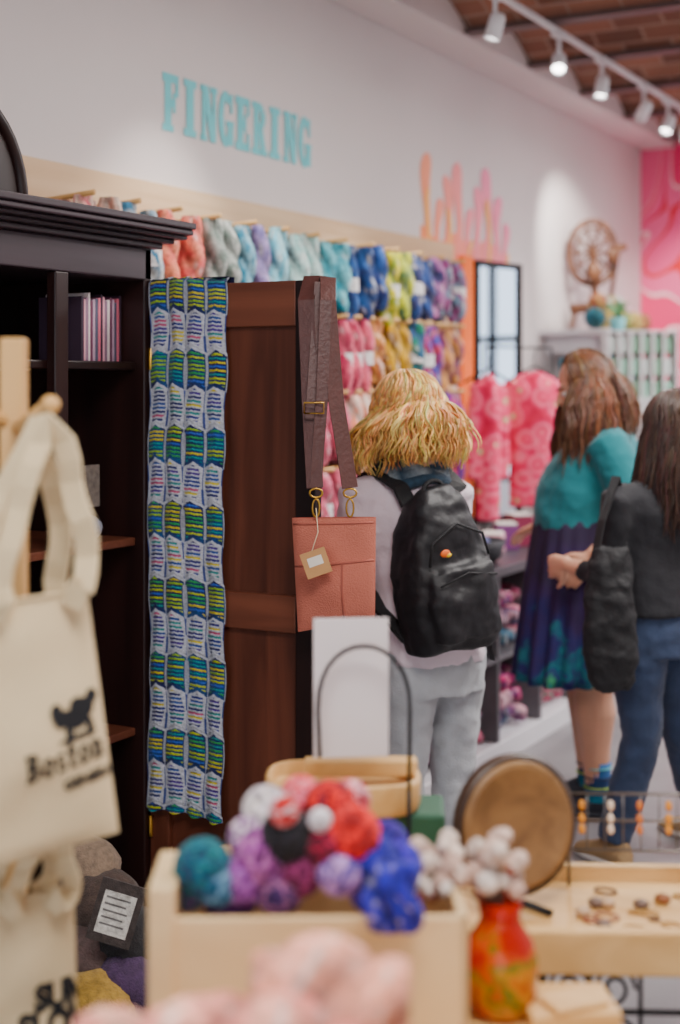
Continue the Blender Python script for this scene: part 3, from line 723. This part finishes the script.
# ---------------------------------------------------------------- background display
b=MB(); b.box((XL+.002,7.5,1.84),(-2.5,8.5,1.87)); b.box((XL+.002,7.6,1.74),(XL+.3,7.62,1.84)); b.box((XL+.002,8.35,1.74),(XL+.3,8.37,1.84)); b.build('wall_shelf',M_white,bevel=.003)
sw_=empty('spinning_wheel',Vector((-2.72,7.95,1.87)))
b=MB(); cc=Vector((-2.74,7.95,2.33)); XA=Dv(1,.1)
b.tube([cc+XA*.14*math.cos(a)+UP*.185*math.sin(a) for a in [k*math.pi/16 for k in range(32)]],.018,8,closed=True)
b.tube([cc+XA*.10*math.cos(a)+UP*.14*math.sin(a)-FW*.03 for a in [k*math.pi/16 for k in range(32)]],.008,8,closed=True)
for k in range(10):
    a=k*math.pi/5; b.tube([cc,cc+XA*.07*math.cos(a)+UP*.09*math.sin(a),cc+XA*.14*math.cos(a)+UP*.185*math.sin(a)],[.007,.012,.007],6)
b.ell(cc,.03)
b.build('wheel',wood('wheel_wood',c(74,46,32),c(118,78,54),3),sw_)
b=MB()
for s_ in (-1,1):
    b.tube([cc+FW*.03*s_,cc+FW*.05*s_-UP*.36+XA*.02],.014,8)
    b.tube([cc-UP*.33+XA*.1*s_,cc-UP*.455+XA*.13*s_],.014,8)
b.tube([cc-UP*.33-XA*.13,cc-UP*.30+XA*.14],.03,8); b.tube([cc-UP*.31+XA*.10,cc+UP*.05+XA*.16],.014,8); b.tube([cc-UP*.0+XA*.10,cc+UP*.04+XA*.20],.020,8)
b.ell(cc+XA*.11-UP*.02-FW*.05,(.035,.035,.055),ax=(XA,FW,UP)); b.ell(cc-UP*.12-FW*.06,(.045,.04,.065),ax=(XA,FW,UP))
b.build('stand',wood('wheel_wood2',c(74,46,32),c(118,78,54),3),sw_)
b=MB(); pp=[c(60,130,150),c(200,184,110),c(60,100,100),c(190,120,90),c(225,215,200),c(120,140,90)]
for i in range(11):
    yy=7.55+i*.085; ball(b,Vector((-2.59+.03*(i%2),yy,1.93)),.055,pp[i%6],pp[(i+2)%6],14)
for i in range(4): ball(b,Vector((-2.59,7.6+i*.10,2.02)),.05,pp[(i+3)%6],pp[(i+1)%6],14)
b.build('shelf_yarn_balls',M_vyarn)
dc=empty('display_cupboard',Vector((-2.6,8.2,0)))
b=MB(); b.box((XL+.02,7.75,0),(-2.35,8.9,.9),mi=0); b.box((XL+.02,7.73,.9),(-2.32,8.92,.93),mi=0)
for z in (1.2,1.5): b.box((XL+.02,7.45,z),(-2.57,8.9,z+.02))
for y in (7.45,8.05,8.68): b.box((XL+.02,y,.83),(-2.57,y+.02,1.52))
b.build('shelving',M_cside,dc,bevel=.004)
b=MB()
for z in (.935,1.222,1.522):
    for i in range(9):
        if z<1 and i<3: continue
        yy=7.55+i*.13; s_=random.uniform(.04,.055); b.box((-2.78,yy-s_,z+.001),(-2.62,yy+s_,z+random.uniform(.12,.24)),random.choice(pp+[c(220,180,150),c(200,120,140),c(200,150,100)]))
b.build('boxed_notions',M_v,dc,bevel=.008)
M=camM(1.62,7.7,0,.0); b=MB()
b.box((-.19,-.1,0),(.19,.1,1.48),c(215,215,215),M=M)
for z in (1.48,1.84): b.box((-.19,-.1,z),(.19,.1,z+.012),c(235,235,235),M=M)
for x in (-.19,-.13,-.07,-.01,.05,.11,.178): b.box((x,-.1,1.48),(x+.012,.1,1.85),c(235,235,235),M=M)
for z in (1.492,1.612,1.732):
    for i in range(6): b.box((-.175+i*.06,-.08,z),(-.135+i*.06,.06,z+.09),random.choice([c(160,205,185),c(205,215,210),c(130,170,145),c(150,190,165)]),M=M)
b.build('thread_rack',M_v,bevel=.003)
b=MB(); M=camM(1.5,7.68,1.865)
for i in range(16):
    a=random.uniform(0,6.28); L_=random.uniform(.06,.14); p0_=M@Vector((0,0,.05)); d_=RT*math.cos(a)+FW*math.sin(a)
    b.ribbon([p0_,p0_+d_*L_*.5+UP*L_*.8,p0_+d_*L_+UP*L_*.6],d_.cross(UP),.018,.001,c(90,140,90))
b.lathe([(.035,-.012),(.045,.06),(.04,.06),(.03,0)],M.translation,16,c(120,190,195))
b.build('potted_plant',M_v)
M_pinkg=bpy.data.materials.new('pink_fairisle'); M_pinkg.use_nodes=True; N=M_pinkg.node_tree.nodes; L=M_pinkg.node_tree.links; p=N['Principled BSDF']; p.inputs['Roughness'].default_value=.9
tc=N.new('ShaderNodeTexCoord'); vo=N.new('ShaderNodeTexVoronoi'); vo.inputs['Scale'].default_value=11; L.new(tc.outputs['Object'],vo.inputs['Vector'])
cr=N.new('ShaderNodeValToRGB'); e=cr.color_ramp; e.elements[0].color=(*c(190,210,150),1); e.elements[0].position=.1; e.elements[1].color=(*c(252,110,140),1); e.elements[1].position=.2
for ps,cl in ((.35,c(235,60,105)),(.5,c(248,130,155)),(.62,c(235,60,110)),(.8,c(205,40,80))):
    q=e.elements.new(ps); q.color=(*cl,1)
L.new(vo.outputs['Distance'],cr.inputs['Fac']); L.new(cr.outputs['Color'],p.inputs['Base Color'])
def sweater(nm,cn,X,W_,H_):
    e=empty(nm,cn); b=MB(); Yn=X.cross(UP).normalized()
    secs=[(-H_,.5,.06),(-H_*.6,.48,.07),(-H_*.3,.5,.08),(-.08,.52,.07),(-.03,.4,.05),(0,.18,.04)]
    b.loft([[cn+X*W_*w*math.cos(t)+Yn*d*math.sin(t)+UP*z for t in [2*math.pi*i/24 for i in range(24)]] for z,w,d in secs])
    for s_ in (-1,1): b.tube([cn+X*W_*.4*s_-UP*.05,cn+X*W_*.62*s_-UP*.24,cn+X*W_*.70*s_-UP*.5],[.045,.04,.032],10)
    organic('knit',b,M_pinkg,.01,e,3,.015,.06)
    b=MB(); b.tube([cn+X*.12-UP*.04,cn+UP*.03,cn-X*.12-UP*.04],.006,6); b.tube([cn+UP*.03,cn+UP*.09,cn+UP*.11+X*.02,cn+UP*.12-X*.01],.003,6); b.build('hanger',M_blackm,e)
sweater('mirrored_sweater',S(534,372,7.0),Dv(1,.1),.25,.66)
sweater('mirrored_sweater',S(488,374,6.8),Dv(1,.3),.11,.70)  # solid stand-in for the sweater's reflection in the wall mirror
b=MB(); A=S(484,352,6.81); B=S(552,348,7.0); A.z=B.z=S(531,348,7)[2]; b.tube([A,B],.005,8)
for q in (A,B): b.tube([q,Vector((q.x,q.y,.812))],.005,8)
b.build('garment_rail',M_blackm)

# ---------------------------------------------------------------- people
def frame(fa,fd):
    f=Dv(fa,fd); r=f.cross(UP).normalized(); return f,r
def ring(cn,r,f,w,d,n=24,fn=None):
    out=[]
    for i in range(n):
        t=2*math.pi*i/n; k=fn(t) if fn else 1
        out.append(cn+r*w*math.cos(t)*k+f*d*math.sin(t)*k)
    return out
def headmesh(b,C,r,f,u,neck):
    A=(r,f,u); P=lambda x,y,z:C+r*x+f*y+u*z
    b.ell(P(0,-.012,.03),(.074,.094,.085),ax=A); b.ell(P(0,.03,-.03),(.062,.066,.085),ax=A)
    b.ell(P(0,.06,-.09),(.034,.032,.026),ax=A); b.ell(P(0,.02,-.075),(.052,.055,.04),ax=A)
    b.tube([P(0,.09,.015),P(0,.108,-.02),P(0,.112,-.028)],[.008,.012,.014],8)
    b.ell(P(0,.094,-.034),(.019,.014,.009),ax=A)
    b.ell(P(0,.089,-.058),(.024,.012,.006),ax=A); b.ell(P(0,.087,-.068),(.021,.012,.007),ax=A)
    b.ell(P(0,.082,.022),(.048,.014,.009),ax=A)
    for s in (-1,1): b.ell(P(s*.075,-.005,-.02),(.01,.018,.03),ax=A); b.ell(P(s*.036,.072,-.03),(.02,.02,.02),ax=A)
    b.tube([P(0,-.02,-.04),P(0,-.03,-.1),neck],[.055,.052,.062],14)
def facebits(C,r,f,u,parent,hairc):
    A=(r,f,u); P=lambda x,y,z:C+r*x+f*y+u*z; b=MB()
    for s in (-1,1):
        b.ell(P(s*.031,.079,-.002),(.014,.012,.01),c(238,234,230),ax=A); b.ell(P(s*.031,.0885,-.003),(.006,.004,.006),c(60,50,40),ax=A)
        b.tube([P(s*.014,.094,.02),P(s*.032,.093,.026),P(s*.05,.083,.02)],.003,6,hairc)
    b.tube([P(-.022,.098,-.063),P(0,.103,-.062),P(.022,.098,-.063)],.0045,6,c(190,90,90))
    b.build('face_features',M_v,parent)
def hair(C,r,f,u,parent,L_,cols,clumps=150,per=9,wave=.01,spread=.03,R=(.086,.102,.104),trad=.0024,gap=.95,csz=.012,rag=.35,tuck=0,topw=.3,wl=.07):
    b=MB(); b.ell(C-f*.022+u*.028,(R[0]*.93,R[1]*.86,R[2]*.88),tuple(x*.6 for x in cols[1]),ax=(r,f,u))
    for i in range(clumps):
        ph=gap+(2*math.pi-2*gap)*((i*.618034)%1); a0=random.uniform(.02,.75); js0=1+random.uniform(-.03,.12)
        base=mixc(cols[0],cols[1],random.random()**1.2); w0=random.random()*6; wlen=wl*random.uniform(.8,1.35); wa=wave*random.uniform(.6,1.4)
        ll0=L_*random.uniform(1-rag,1.15); sp0=spread*random.uniform(.2,1.3)
        for j in range(per):
            dph=random.gauss(0,.07); js=js0+random.gauss(0,.018); pj=ph+dph
            side=r*math.sin(pj)+f*math.cos(pj); tang=side.cross(UP); pts=[];rd=[]
            lo=tang*random.gauss(0,csz*.5)+side*random.gauss(0,csz*.5); cl=tuple(x*random.uniform(.7,1.25) for x in base)
            total=.17+ll0*random.uniform(.85,1.08); NS=22
            for k in range(NS+1):
                s_=total*k/NS
                if s_<.17:
                    t=s_/.17; a=a0+(1.62-a0)*t
                    q=C+u*.018-f*.01+r*math.sin(a)*math.sin(pj)*R[0]*js+f*math.sin(a)*math.cos(pj)*R[1]*js+u*math.cos(a)*R[2]*js
                    q0=q.copy(); t2=0
                else:
                    t2=(s_-.17)/(total-.17); q=q0-UP*(s_-.17)+side*(sp0*math.sin(PI*.62*t2)-tuck*t2*t2)+lo*t2
                am=wa*min(1,(s_/.16))**.8*(topw+(1-topw)*min(1,s_/.2))
                w=2*PI*s_/wlen
                q=q+tang*am*math.sin(w+w0)+side*am*.6*math.cos(w+w0)*min(1,s_/.12)
                pts.append(q); rd.append(trad*(.9+.3*min(1,s_/.17))*(1-.75*t2*t2*t2))
            b.tube(pts,rd,4,cl,cap=False)
    return b.build('hair',M_vhair,parent)
def hand(b,wr,dr,pn,curl=.5,s=1):
    dr=dr.normalized(); pn=(pn-dr*pn.dot(dr)).normalized(); sd=dr.cross(pn)*s
    b.loft([ring(wr+dr*t,sd,pn,w,th,14) for t,w,th in ((-.01,.026,.02),(.02,.032,.018),(.055,.041,.016),(.085,.040,.013),(.092,.036,.009))])
    for k,(off,l) in enumerate(((.029,.072),(.010,.082),(-.010,.076),(-.028,.06))):
        p=wr+dr*.082+sd*off; d=(dr+sd*off*2.2).normalized(); pts=[p]; a=0
        for q,fr in enumerate((.45,.32,.23)):
            a+=curl*(.5+.25*q+.08*k); dd=(d*math.cos(a)+pn*math.sin(a)); p=p+dd*l*fr; pts.append(p)
        b.tube(pts,[.0092,.0085,.0078,.0065],8); b.ell(pts[-1],.0066,nu=8,nv=6)
    p=wr+dr*.025+sd*.026; d1=(dr*.6+sd*.75+pn*.25).normalized(); p1=p+d1*.038; d2=(dr*.9+sd*.3+pn*.4*curl).normalized(); p2=p1+d2*.03; p3=p2+d2*.022
    b.tube([p,p1,p2,p3],[.014,.0115,.0098,.007],8); b.ell(p3,.0075,nu=8,nv=6)
def shoe(b,ank,f,r):
    base=Vector((ank.x,ank.y,0)); rings=[]
    for t,w,h in ((-.07,.018,.05),(-.06,.032,.09),(-.02,.037,.10),(.04,.04,.085),(.09,.044,.06),(.14,.044,.045),(.17,.034,.035),(.185,.015,.02)):
        rg=[]
        for i in range(14):
            a=2*math.pi*i/14; z=h*(.5+.5*math.sin(a)); rg.append(base+f*t+r*w*math.cos(a)*(1 if z<h*.6 else .8)+UP*(z+.004))
        rings.append(rg)
    b.loft(rings)
def sole(b,ank,f,r):
    base=Vector((ank.x,ank.y,0)); pts=[]
    for i in range(24):
        a=2*math.pi*i/24; x=math.cos(a); y=math.sin(a)
        pts.append(base+f*(.058+.135*x)+r*(.038+.008*x)*math.copysign(abs(y)**.8,y))
    b.loft([[p+UP*.002 for p in pts],[p+UP*.022 for p in pts]])
M_denimL=mat('light_denim',c(168,172,178,1),.85,nscale=14,namt=.10,bump=.35,bscale=220,sheen=.2)
M_denimD=mat('blue_denim',c(42,56,84,1.05),.85,nscale=14,namt=.2,bump=.35,bscale=220,sheen=.1)
M_lav=mat('lavender_jersey',c(218,202,212,1.05),.85,nscale=8,namt=.04,bump=.2,bscale=120,sheen=.2)
M_teal=mat('teal_jersey',c(22,114,122),.8,nscale=8,namt=.08,bump=.25,bscale=140,sheen=.15)
M_blk=mat('black_jersey',c(22,22,28),.8,nscale=8,namt=.1,bump=.25,bscale=120,sheen=.08)
M_sole=mat('rubber_white',c(215,212,208),.6); M_shoe=mat('dark_sneaker',c(32,36,48),.6); M_shoet=mat('tan_suede',c(150,124,92),.8)

# --- blonde shopper with backpack
f,r=frame(-.55,.83); Z=4.0
w1=empty('woman_with_backpack',Vector((S(428,640,Z).x,S(428,640,Z).y,0)))
HCn=S(407,417,Z-.02); u_=(UP+f*.22).normalized(); hf=(f-u_*f.dot(u_)).normalized(); hr=hf.cross(u_)
b=MB(); headmesh(b,HCn,hr,hf,u_,S(412,472,Z))
Cc=S(408,494,Z)
shL=Cc-r*.165; shR=Cc+r*.165
elL=shL-UP*.255-r*.035+f*.02; elR=shR-UP*.25+r*.03+f*.05
wrL=elL+f*.2+UP*.05+r*.05; wrR=elR+f*.2+UP*.07-r*.05
hand(b,wrL,(f+UP*.2+r*.2),r,.7,1); hand(b,wrR,(f+UP*.25-r*.2),-r,.7,-1)
b.tube([elL+f*.05,wrL],[.036,.024],12); b.tube([elR+f*.05,wrR],[.036,.024],12)
organic('skin',b,M_skin,.005,w1,3)
facebits(HCn,hr,hf,u_,w1,c(150,110,60))
b=MB()
b.loft([ring(S(u,v,Z),r,f,w,d) for v,u,w,d in ((660,432,.16,.122),(635,430,.163,.124),(610,425,.152,.116),(585,419,.143,.11),(550,413,.15,.118),(515,409,.167,.122),(494,408,.172,.108),(480,409,.14,.085),(470,411,.075,.065))])
for sh,el,wr in ((shL,elL,wrL),(shR,elR,wrR)):
    b.tube([sh+UP*.005+(Cc-sh)*.25,sh,sh*.5+el*.5,el,el*.6+wr*.4],[.055,.062,.05,.045,.04],14)
organic('shirt',b,M_lav,.008,w1,5,.022,.07)
b=MB()
b.loft([ring(S(u,v,Z),r,f,w,d) for v,u,w,d in ((640,431,.145,.112),(665,432,.16,.122),(690,433,.16,.118))])
hp=S(432,640,Z); aa=[]
for s in (-1,1):
    h=hp+r*.082*s-UP*.08; k=h-UP*.32+f*.02+r*.005*s; a=Vector((k.x,k.y,.09))-f*.03
    b.tube([h+UP*.06,h-UP*.05,(h+k)/2,k,k-UP*.12-f*.012,a],[.086,.088,.074,.062,.062,.052],16); aa.append(a)
organic('jeans',b,M_denimL,.008,w1,4,.022,.07)
b=MB(); [shoe(b,a,f,r) for a in aa]; organic('sneakers',b,M_shoe,.006,w1,2)
b=MB(); [sole(b,a,f,r) for a in aa]; b.build('soles',M_sole,w1)
b=MB()
for k in range(5):
    cn=S(410,480-k*5,Z)+f*.005
    b.tube([cn+r*(.112-.008*k)*math.cos(a)+f*(.104-.006*k)*math.sin(a)+UP*.012*math.sin(3*a+k) for a in [q*math.pi/12 for q in range(24)]],.018,8,[mixc(c(40,62,80),c(150,160,165),(q*k)%3/2) for q in range(24)],closed=True)
b.build('neck_scarf',M_vyarn,w1)
hair(HCn,hr,hf,u_,w1,.155,(c(250,208,136),c(186,130,72)),270,10,.0085,.058,(.088,.104,.102),.0024,.75,csz=.022,rag=.5,topw=.45,wl=.085)
bk=-f; tilt=(UP*1+r*-.12).normalized(); br_=tilt.cross(bk).normalized()
if br_.dot(r)<0: br_=-br_
Bc=Cc-UP*.18-r*.012+bk*.165
b=MB()
def sup(cn,w,d,n=28,e=.6): return [cn+br_*w*math.copysign(abs(math.cos(t))**e,math.cos(t))+bk*d*math.copysign(abs(math.sin(t))**e,math.sin(t)) for t in [2*math.pi*i/n for i in range(n)]]
b.loft([sup(Bc+tilt*z+br_*x,w,d) for z,x,w,d in ((-.235,.02,.09,.045),(-.225,.015,.125,.08),(-.15,.01,.14,.098),(-.02,0,.136,.094),(.09,0,.115,.082),(.17,0,.085,.06),(.215,0,.04,.03))])
Pc=Bc+bk*.075
b.loft([sup(Pc+tilt*z+br_*x,w,d) for z,x,w,d in ((-.20,.01,.08,.02),(-.19,.01,.105,.045),(-.08,0,.11,.05),(0,0,.10,.04),(.02,0,.075,.01))])
organic('backpack_body',b,mat('black_nylon',c(18,18,23),.55,bump=.3,bscale=30),.007,w1,3,.03,.09)
b=MB()
for s in (-1,1):
    b.ribbon([Bc+tilt*.17+br_*.05*s-bk*.05,Cc+r*.1*s+bk*.10+UP*.03,Cc+r*.115*s+UP*.072,Cc+r*.12*s+f*.09+UP*.02,Cc+r*.13*s+f*.12-UP*.12,Cc+r*.155*s-UP*.24+f*.02,Bc-tilt*.19+br_*.10*s-bk*.04],r,.05,.012)
b.tube([Bc+tilt*.2+br_*.035*math.cos(a)+tilt*.03*math.sin(a) for a in [k*math.pi/8 for k in range(9)]],.006,6)
b.ribbon([Bc+br_*.135-tilt*.02,Bc+br_*.16-tilt*.1,Bc+br_*.15-tilt*.2-UP*.06,Bc+br_*.16-tilt*.2-UP*.1],bk,.02,.003)
b.ribbon([Bc+br_*.10+tilt*.12,Bc+br_*.155+tilt*.02,Bc+br_*.165-tilt*.1],bk,.025,.004)
b.tube([Bc+tilt*z+bk*.088+br_*x for x,z in ((-.10,.02),(-.085,.08),(0,.12),(.085,.08),(.10,.02))],.004,6)
b.tube([Pc+tilt*z+bk*.046+br_*x for x,z in ((-.095,-.03),(0,-.01),(.095,-.03))],.003,6)
b.build('backpack_straps',M_black,w1)
b=MB(); q=Bc+bk*.100+tilt*.05-br_*.055
b.ell(q,(.016,.01,.004),c(230,110,50),ax=(br_,tilt,bk)); b.ell(q+br_*.01-tilt*.006,(.01,.006,.005),c(240,200,60),ax=(br_,tilt,bk))
b.build('backpack_patch',M_v,w1)

# --- woman in teal
f,r=frame(-.96,.26); Z=5.22
w2=empty('woman_in_teal_top',Vector((S(580,600,Z).x,S(580,600,Z).y,0)))
HCn=S(584,386,Z); u_=(UP+f*.42).normalized(); f2,_=frame(-.98,.05); hf=(f2-u_*f2.dot(u_)).normalized(); hr=hf.cross(u_)
b=MB(); headmesh(b,HCn,hr,hf,u_,S(606,424,Z))
Cc=S(611,443,Z); shL=Cc-r*.175; shR=Cc+r*.17
elL=S(640,515,Z-.24); wrL=S(592,556,Z-.26); elR=S(577,512,Z+.25); wrR=S(538,526,5.62)
b.tube([shL,elL,wrL],[.056,.045,.028],14); b.tube([shR,elR,wrR],[.055,.043,.028],14)
hand(b,wrL,(wrL-elL).normalized()*.6-UP*.55+f*.4,r,.45,-1); hand(b,wrR,(wrR-elR).normalized()+UP*-.05,-UP,.35,-1)
hip=S(577,560,Z); an=[]
for s,du,dz in ((-1,592,-.08),(1,584,.12)):
    h=hip+r*.09*s; k=S(du,690,Z+dz); k=Vector((k.x,k.y,.47)); a=Vector((k.x,k.y,.1))-f*.02
    b.tube([h,k+UP*.15,k+UP*.02,k-UP*.1-f*.012,k-UP*.22-f*.012,a],[.10,.088,.07,.074,.055,.042],16); an.append(a)
organic('skin',b,M_skin,.0055,w2,3)
facebits(HCn,hr,hf,u_,w2,c(90,60,40))
b=MB()
b.loft([ring(S(u,v,Z),r,f,w,d) for v,u,w,d in ((532,577,.175,.155),(510,578,.18,.162),(488,583,.188,.172),(465,592,.19,.17),(447,602,.195,.14),(433,608,.16,.10),(422,609,.08,.065))])
for sh,el in ((shL,elL),(shR,elR)): b.tube([sh+(Cc-sh)*.3+UP*.01,sh,sh*.35+el*.65],[.07,.082,.076],14)
organic('top',b,M_teal,.009,w2,6,.02,.10)
m=bpy.data.materials.new('tiedye_skirt'); m.use_nodes=True; N=m.node_tree.nodes; L=m.node_tree.links; p=N['Principled BSDF']; p.inputs['Roughness'].default_value=.85
tc=N.new('ShaderNodeTexCoord'); nz=N.new('ShaderNodeTexNoise'); nz.inputs['Scale'].default_value=7; nz.inputs['Detail'].default_value=3; L.new(tc.outputs['Object'],nz.inputs['Vector'])
sp=N.new('ShaderNodeSeparateXYZ'); L.new(tc.outputs['Object'],sp.inputs[0])
ma=N.new('ShaderNodeMath'); ma.operation='MULTIPLY_ADD'; L.new(sp.outputs['Z'],ma.inputs[0]); ma.inputs[1].default_value=-1.1; L.new(nz.outputs['Fac'],ma.inputs[2])
cr=N.new('ShaderNodeValToRGB'); e=cr.color_ramp; e.elements[0].color=(*c(36,24,54),1); e.elements[0].position=.0; e.elements[1].color=(*c(50,140,160),1); e.elements[1].position=.66
for pos,cl in ((.22,c(48,30,76)),(.38,c(34,34,92)),(.48,c(40,110,120)),(.54,c(40,44,110)),(.6,c(80,165,115))):
    q=e.elements.new(pos); q.color=(*cl,1)
L.new(ma.outputs[0],cr.inputs['Fac']); L.new(cr.outputs['Color'],p.inputs['Base Color'])
b=MB(); rr=[]
for k in range(18):
    t=k/17; v=515+160*t; amp=.012+.06*t; wd=.165+.09*t**.8; dd=.15+.045*t**.7
    rr.append(ring(S(578-9*t,v,Z),r,f,wd,dd,120,lambda a:1+amp*math.cos(15*a+2*math.sin(2*a)+t)))
b.loft(rr,cap=False)
o=b.build('skirt',m,w2); sd_=o.modifiers.new('s','SOLIDIFY'); sd_.thickness=.004
b=MB()
for a in an:
    b.tube([a+UP*.10,a+UP*.02,a-UP*.04],[.049,.045,.045],14,[c(30,100,160),c(20,50,100),c(60,150,180)])
    for q in range(3): b.tube([a+UP*(.08-.035*q)+r*.0485*math.cos(t)+f*.0485*math.sin(t) for t in [k*math.pi/8 for k in range(16)]],.003,5,[c(120,200,200),c(20,30,70),c(170,200,90)][q],closed=True)
b.build('socks',M_v,w2)
b=MB(); [shoe(b,a,f,r) for a in an]; organic('sneakers',b,M_shoe,.006,w2,2)
b=MB(); [sole(b,a,f,r) for a in an]; b.build('soles',M_shoe,w2)
hair(HCn,hr,hf,u_,w2,.32,(c(124,80,56),c(60,38,29)),220,9,.006,.075,(.088,.106,.104),.0027,1.0,csz=.022,rag=.35,wl=.12)

# --- woman in black with blue jeans
f,r=frame(-.5,.86); Z=4.57
w3=empty('woman_in_black_top',Vector((S(655,600,Z).x,S(655,600,Z).y,0)))
HCn=S(676,430,Z); u_=(UP+f*.15).normalized(); hf=(f-u_*f.dot(u_)).normalized(); hr=hf.cross(u_)
b=MB(); headmesh(b,HCn,hr,hf,u_,S(668,476,Z))
Cc=S(658,497,Z); shL=Cc-r*.165; shR=Cc+r*.165
elL=shL-UP*.25-r*.02+f*.03; wrL=elL+f*.2+UP*.02; elR=shR-UP*.25+r*.03; wrR=elR+f*.2+UP*.05
hand(b,wrL,f-UP*.2,r,.8,1); hand(b,wrR,f,-r,.6,-1); b.tube([elL,wrL],[.036,.024],12); b.tube([elR,wrR],[.036,.024],12)
organic('skin',b,M_skin,.0055,w3,3)
facebits(HCn,hr,hf,u_,w3,c(60,40,35))
b=MB()
b.loft([ring(S(u,v,Z),r,f,w,d) for v,u,w,d in ((612,659,.165,.132),(590,658,.158,.125),(560,656,.145,.112),(530,657,.15,.118),(508,658,.165,.115),(494,658,.165,.095),(484,662,.12,.08),(475,665,.07,.06))])
for sh,el,wr in ((shL,elL,wrL),(shR,elR,wrR)): b.tube([sh+(Cc-sh)*.25,sh,sh*.5+el*.5,el,el*.4+wr*.6],[.052,.06,.05,.045,.036],14)
organic('top',b,M_blk,.009,w3,5,.018,.09)
b=MB(); hp=S(658,625,Z)
b.loft([ring(S(u,v,Z),r,f,w,d) for v,u,w,d in ((602,658,.145,.112),(625,659,.16,.125),(652,659,.165,.125))])
hl=hp-r*.085-UP*.06; kl=S(642,738,Z-.03); al=S(614,846,4.6); al.z=.09
hr_=hp+r*.085-UP*.06; kr=S(682,735,Z+.12); ar=S(700,832,4.85); ar.z=.09
for h,k,a in ((hl,kl,al),(hr_,kr,ar)):
    b.tube([h+UP*.04,h-UP*.04,(h+k)/2,k,k*.6+a*.4,a],[.084,.092,.08,.062,.062,.055],16)
organic('jeans',b,M_denimD,.008,w3,4,.018,.08)
b=MB(); shoe(b,al,f,r); shoe(b,ar,f,r); organic('shoes',b,M_shoet,.006,w3,2)
b=MB(); sole(b,al,f,r); sole(b,ar,f,r); b.build('soles',M_sole,w3)
hair(HCn,hr,hf,u_,w3,.33,(c(76,52,42),c(32,21,19)),230,9,.004,.03,(.09,.106,.104),.0027,.85,csz=.022,rag=.3,wl=.14)
b=MB(); bx=Dv(1,-.2); bf=bx.cross(UP)
b.loft([[S(610+du,v,4.37)+bx*w*math.copysign(abs(math.cos(t))**.7,math.cos(t))+bf*d*math.sin(t) for t in [2*math.pi*i/24 for i in range(24)]] for v,du,w,d in ((548,0,.055,.02),(565,0,.07,.045),(610,-1,.078,.06),(655,1,.082,.06),(680,2,.075,.045),(690,2,.05,.02))])
organic('shoulder_bag',b,M_black,.007,w3,2,.03,.06)
b=MB(); b.ribbon([S(594,560,4.37),S(602,520,4.4),shL+UP*.07-r*.01,S(622,520,4.55),S(624,560,4.42)],f,.03,.005)
b.build('bag_handle',M_black,w3)

# ---------------------------------------------------------------- lights, world, camera
def area(nm,x,y,z,sx,sy,pw,col=(1,.95,.91)):
    l=bpy.data.lights.new(nm,'AREA'); l.shape='RECTANGLE'; l.size=sx; l.size_y=sy; l.energy=pw; l.color=col
    o=bpy.data.objects.new(nm,l); bpy.context.collection.objects.link(o); o.location=(x,y,z)
area('ceiling_fill',-.2,1.0,3.12,1.4,1.0,92); area('ceiling_fill',-.4,4.2,3.12,1.2,1.2,128); area('ceiling_fill',-.2,7.4,3.12,1.4,1.4,165,(1,.95,.97))  # added area lamps without fixtures, filling the room from under the ceiling
w=bpy.data.worlds.new('World'); bpy.context.scene.world=w; w.use_nodes=True; w.node_tree.nodes['Background'].inputs[0].default_value=(.82,.9,1,1); w.node_tree.nodes['Background'].inputs[1].default_value=3.0
cd=bpy.data.cameras.new('Camera'); co=bpy.data.objects.new('Camera',cd); bpy.context.collection.objects.link(co)
co.location=(0,0,HC); co.rotation_euler=(math.pi/2,0,TH); cd.sensor_width=36; cd.lens=F/1024*36; cd.shift_y=-127/1024
cd.dof.use_dof=True; cd.dof.focus_distance=3.35; cd.dof.aperture_fstop=1.6; cd.clip_start=.05
bpy.context.scene.camera=co
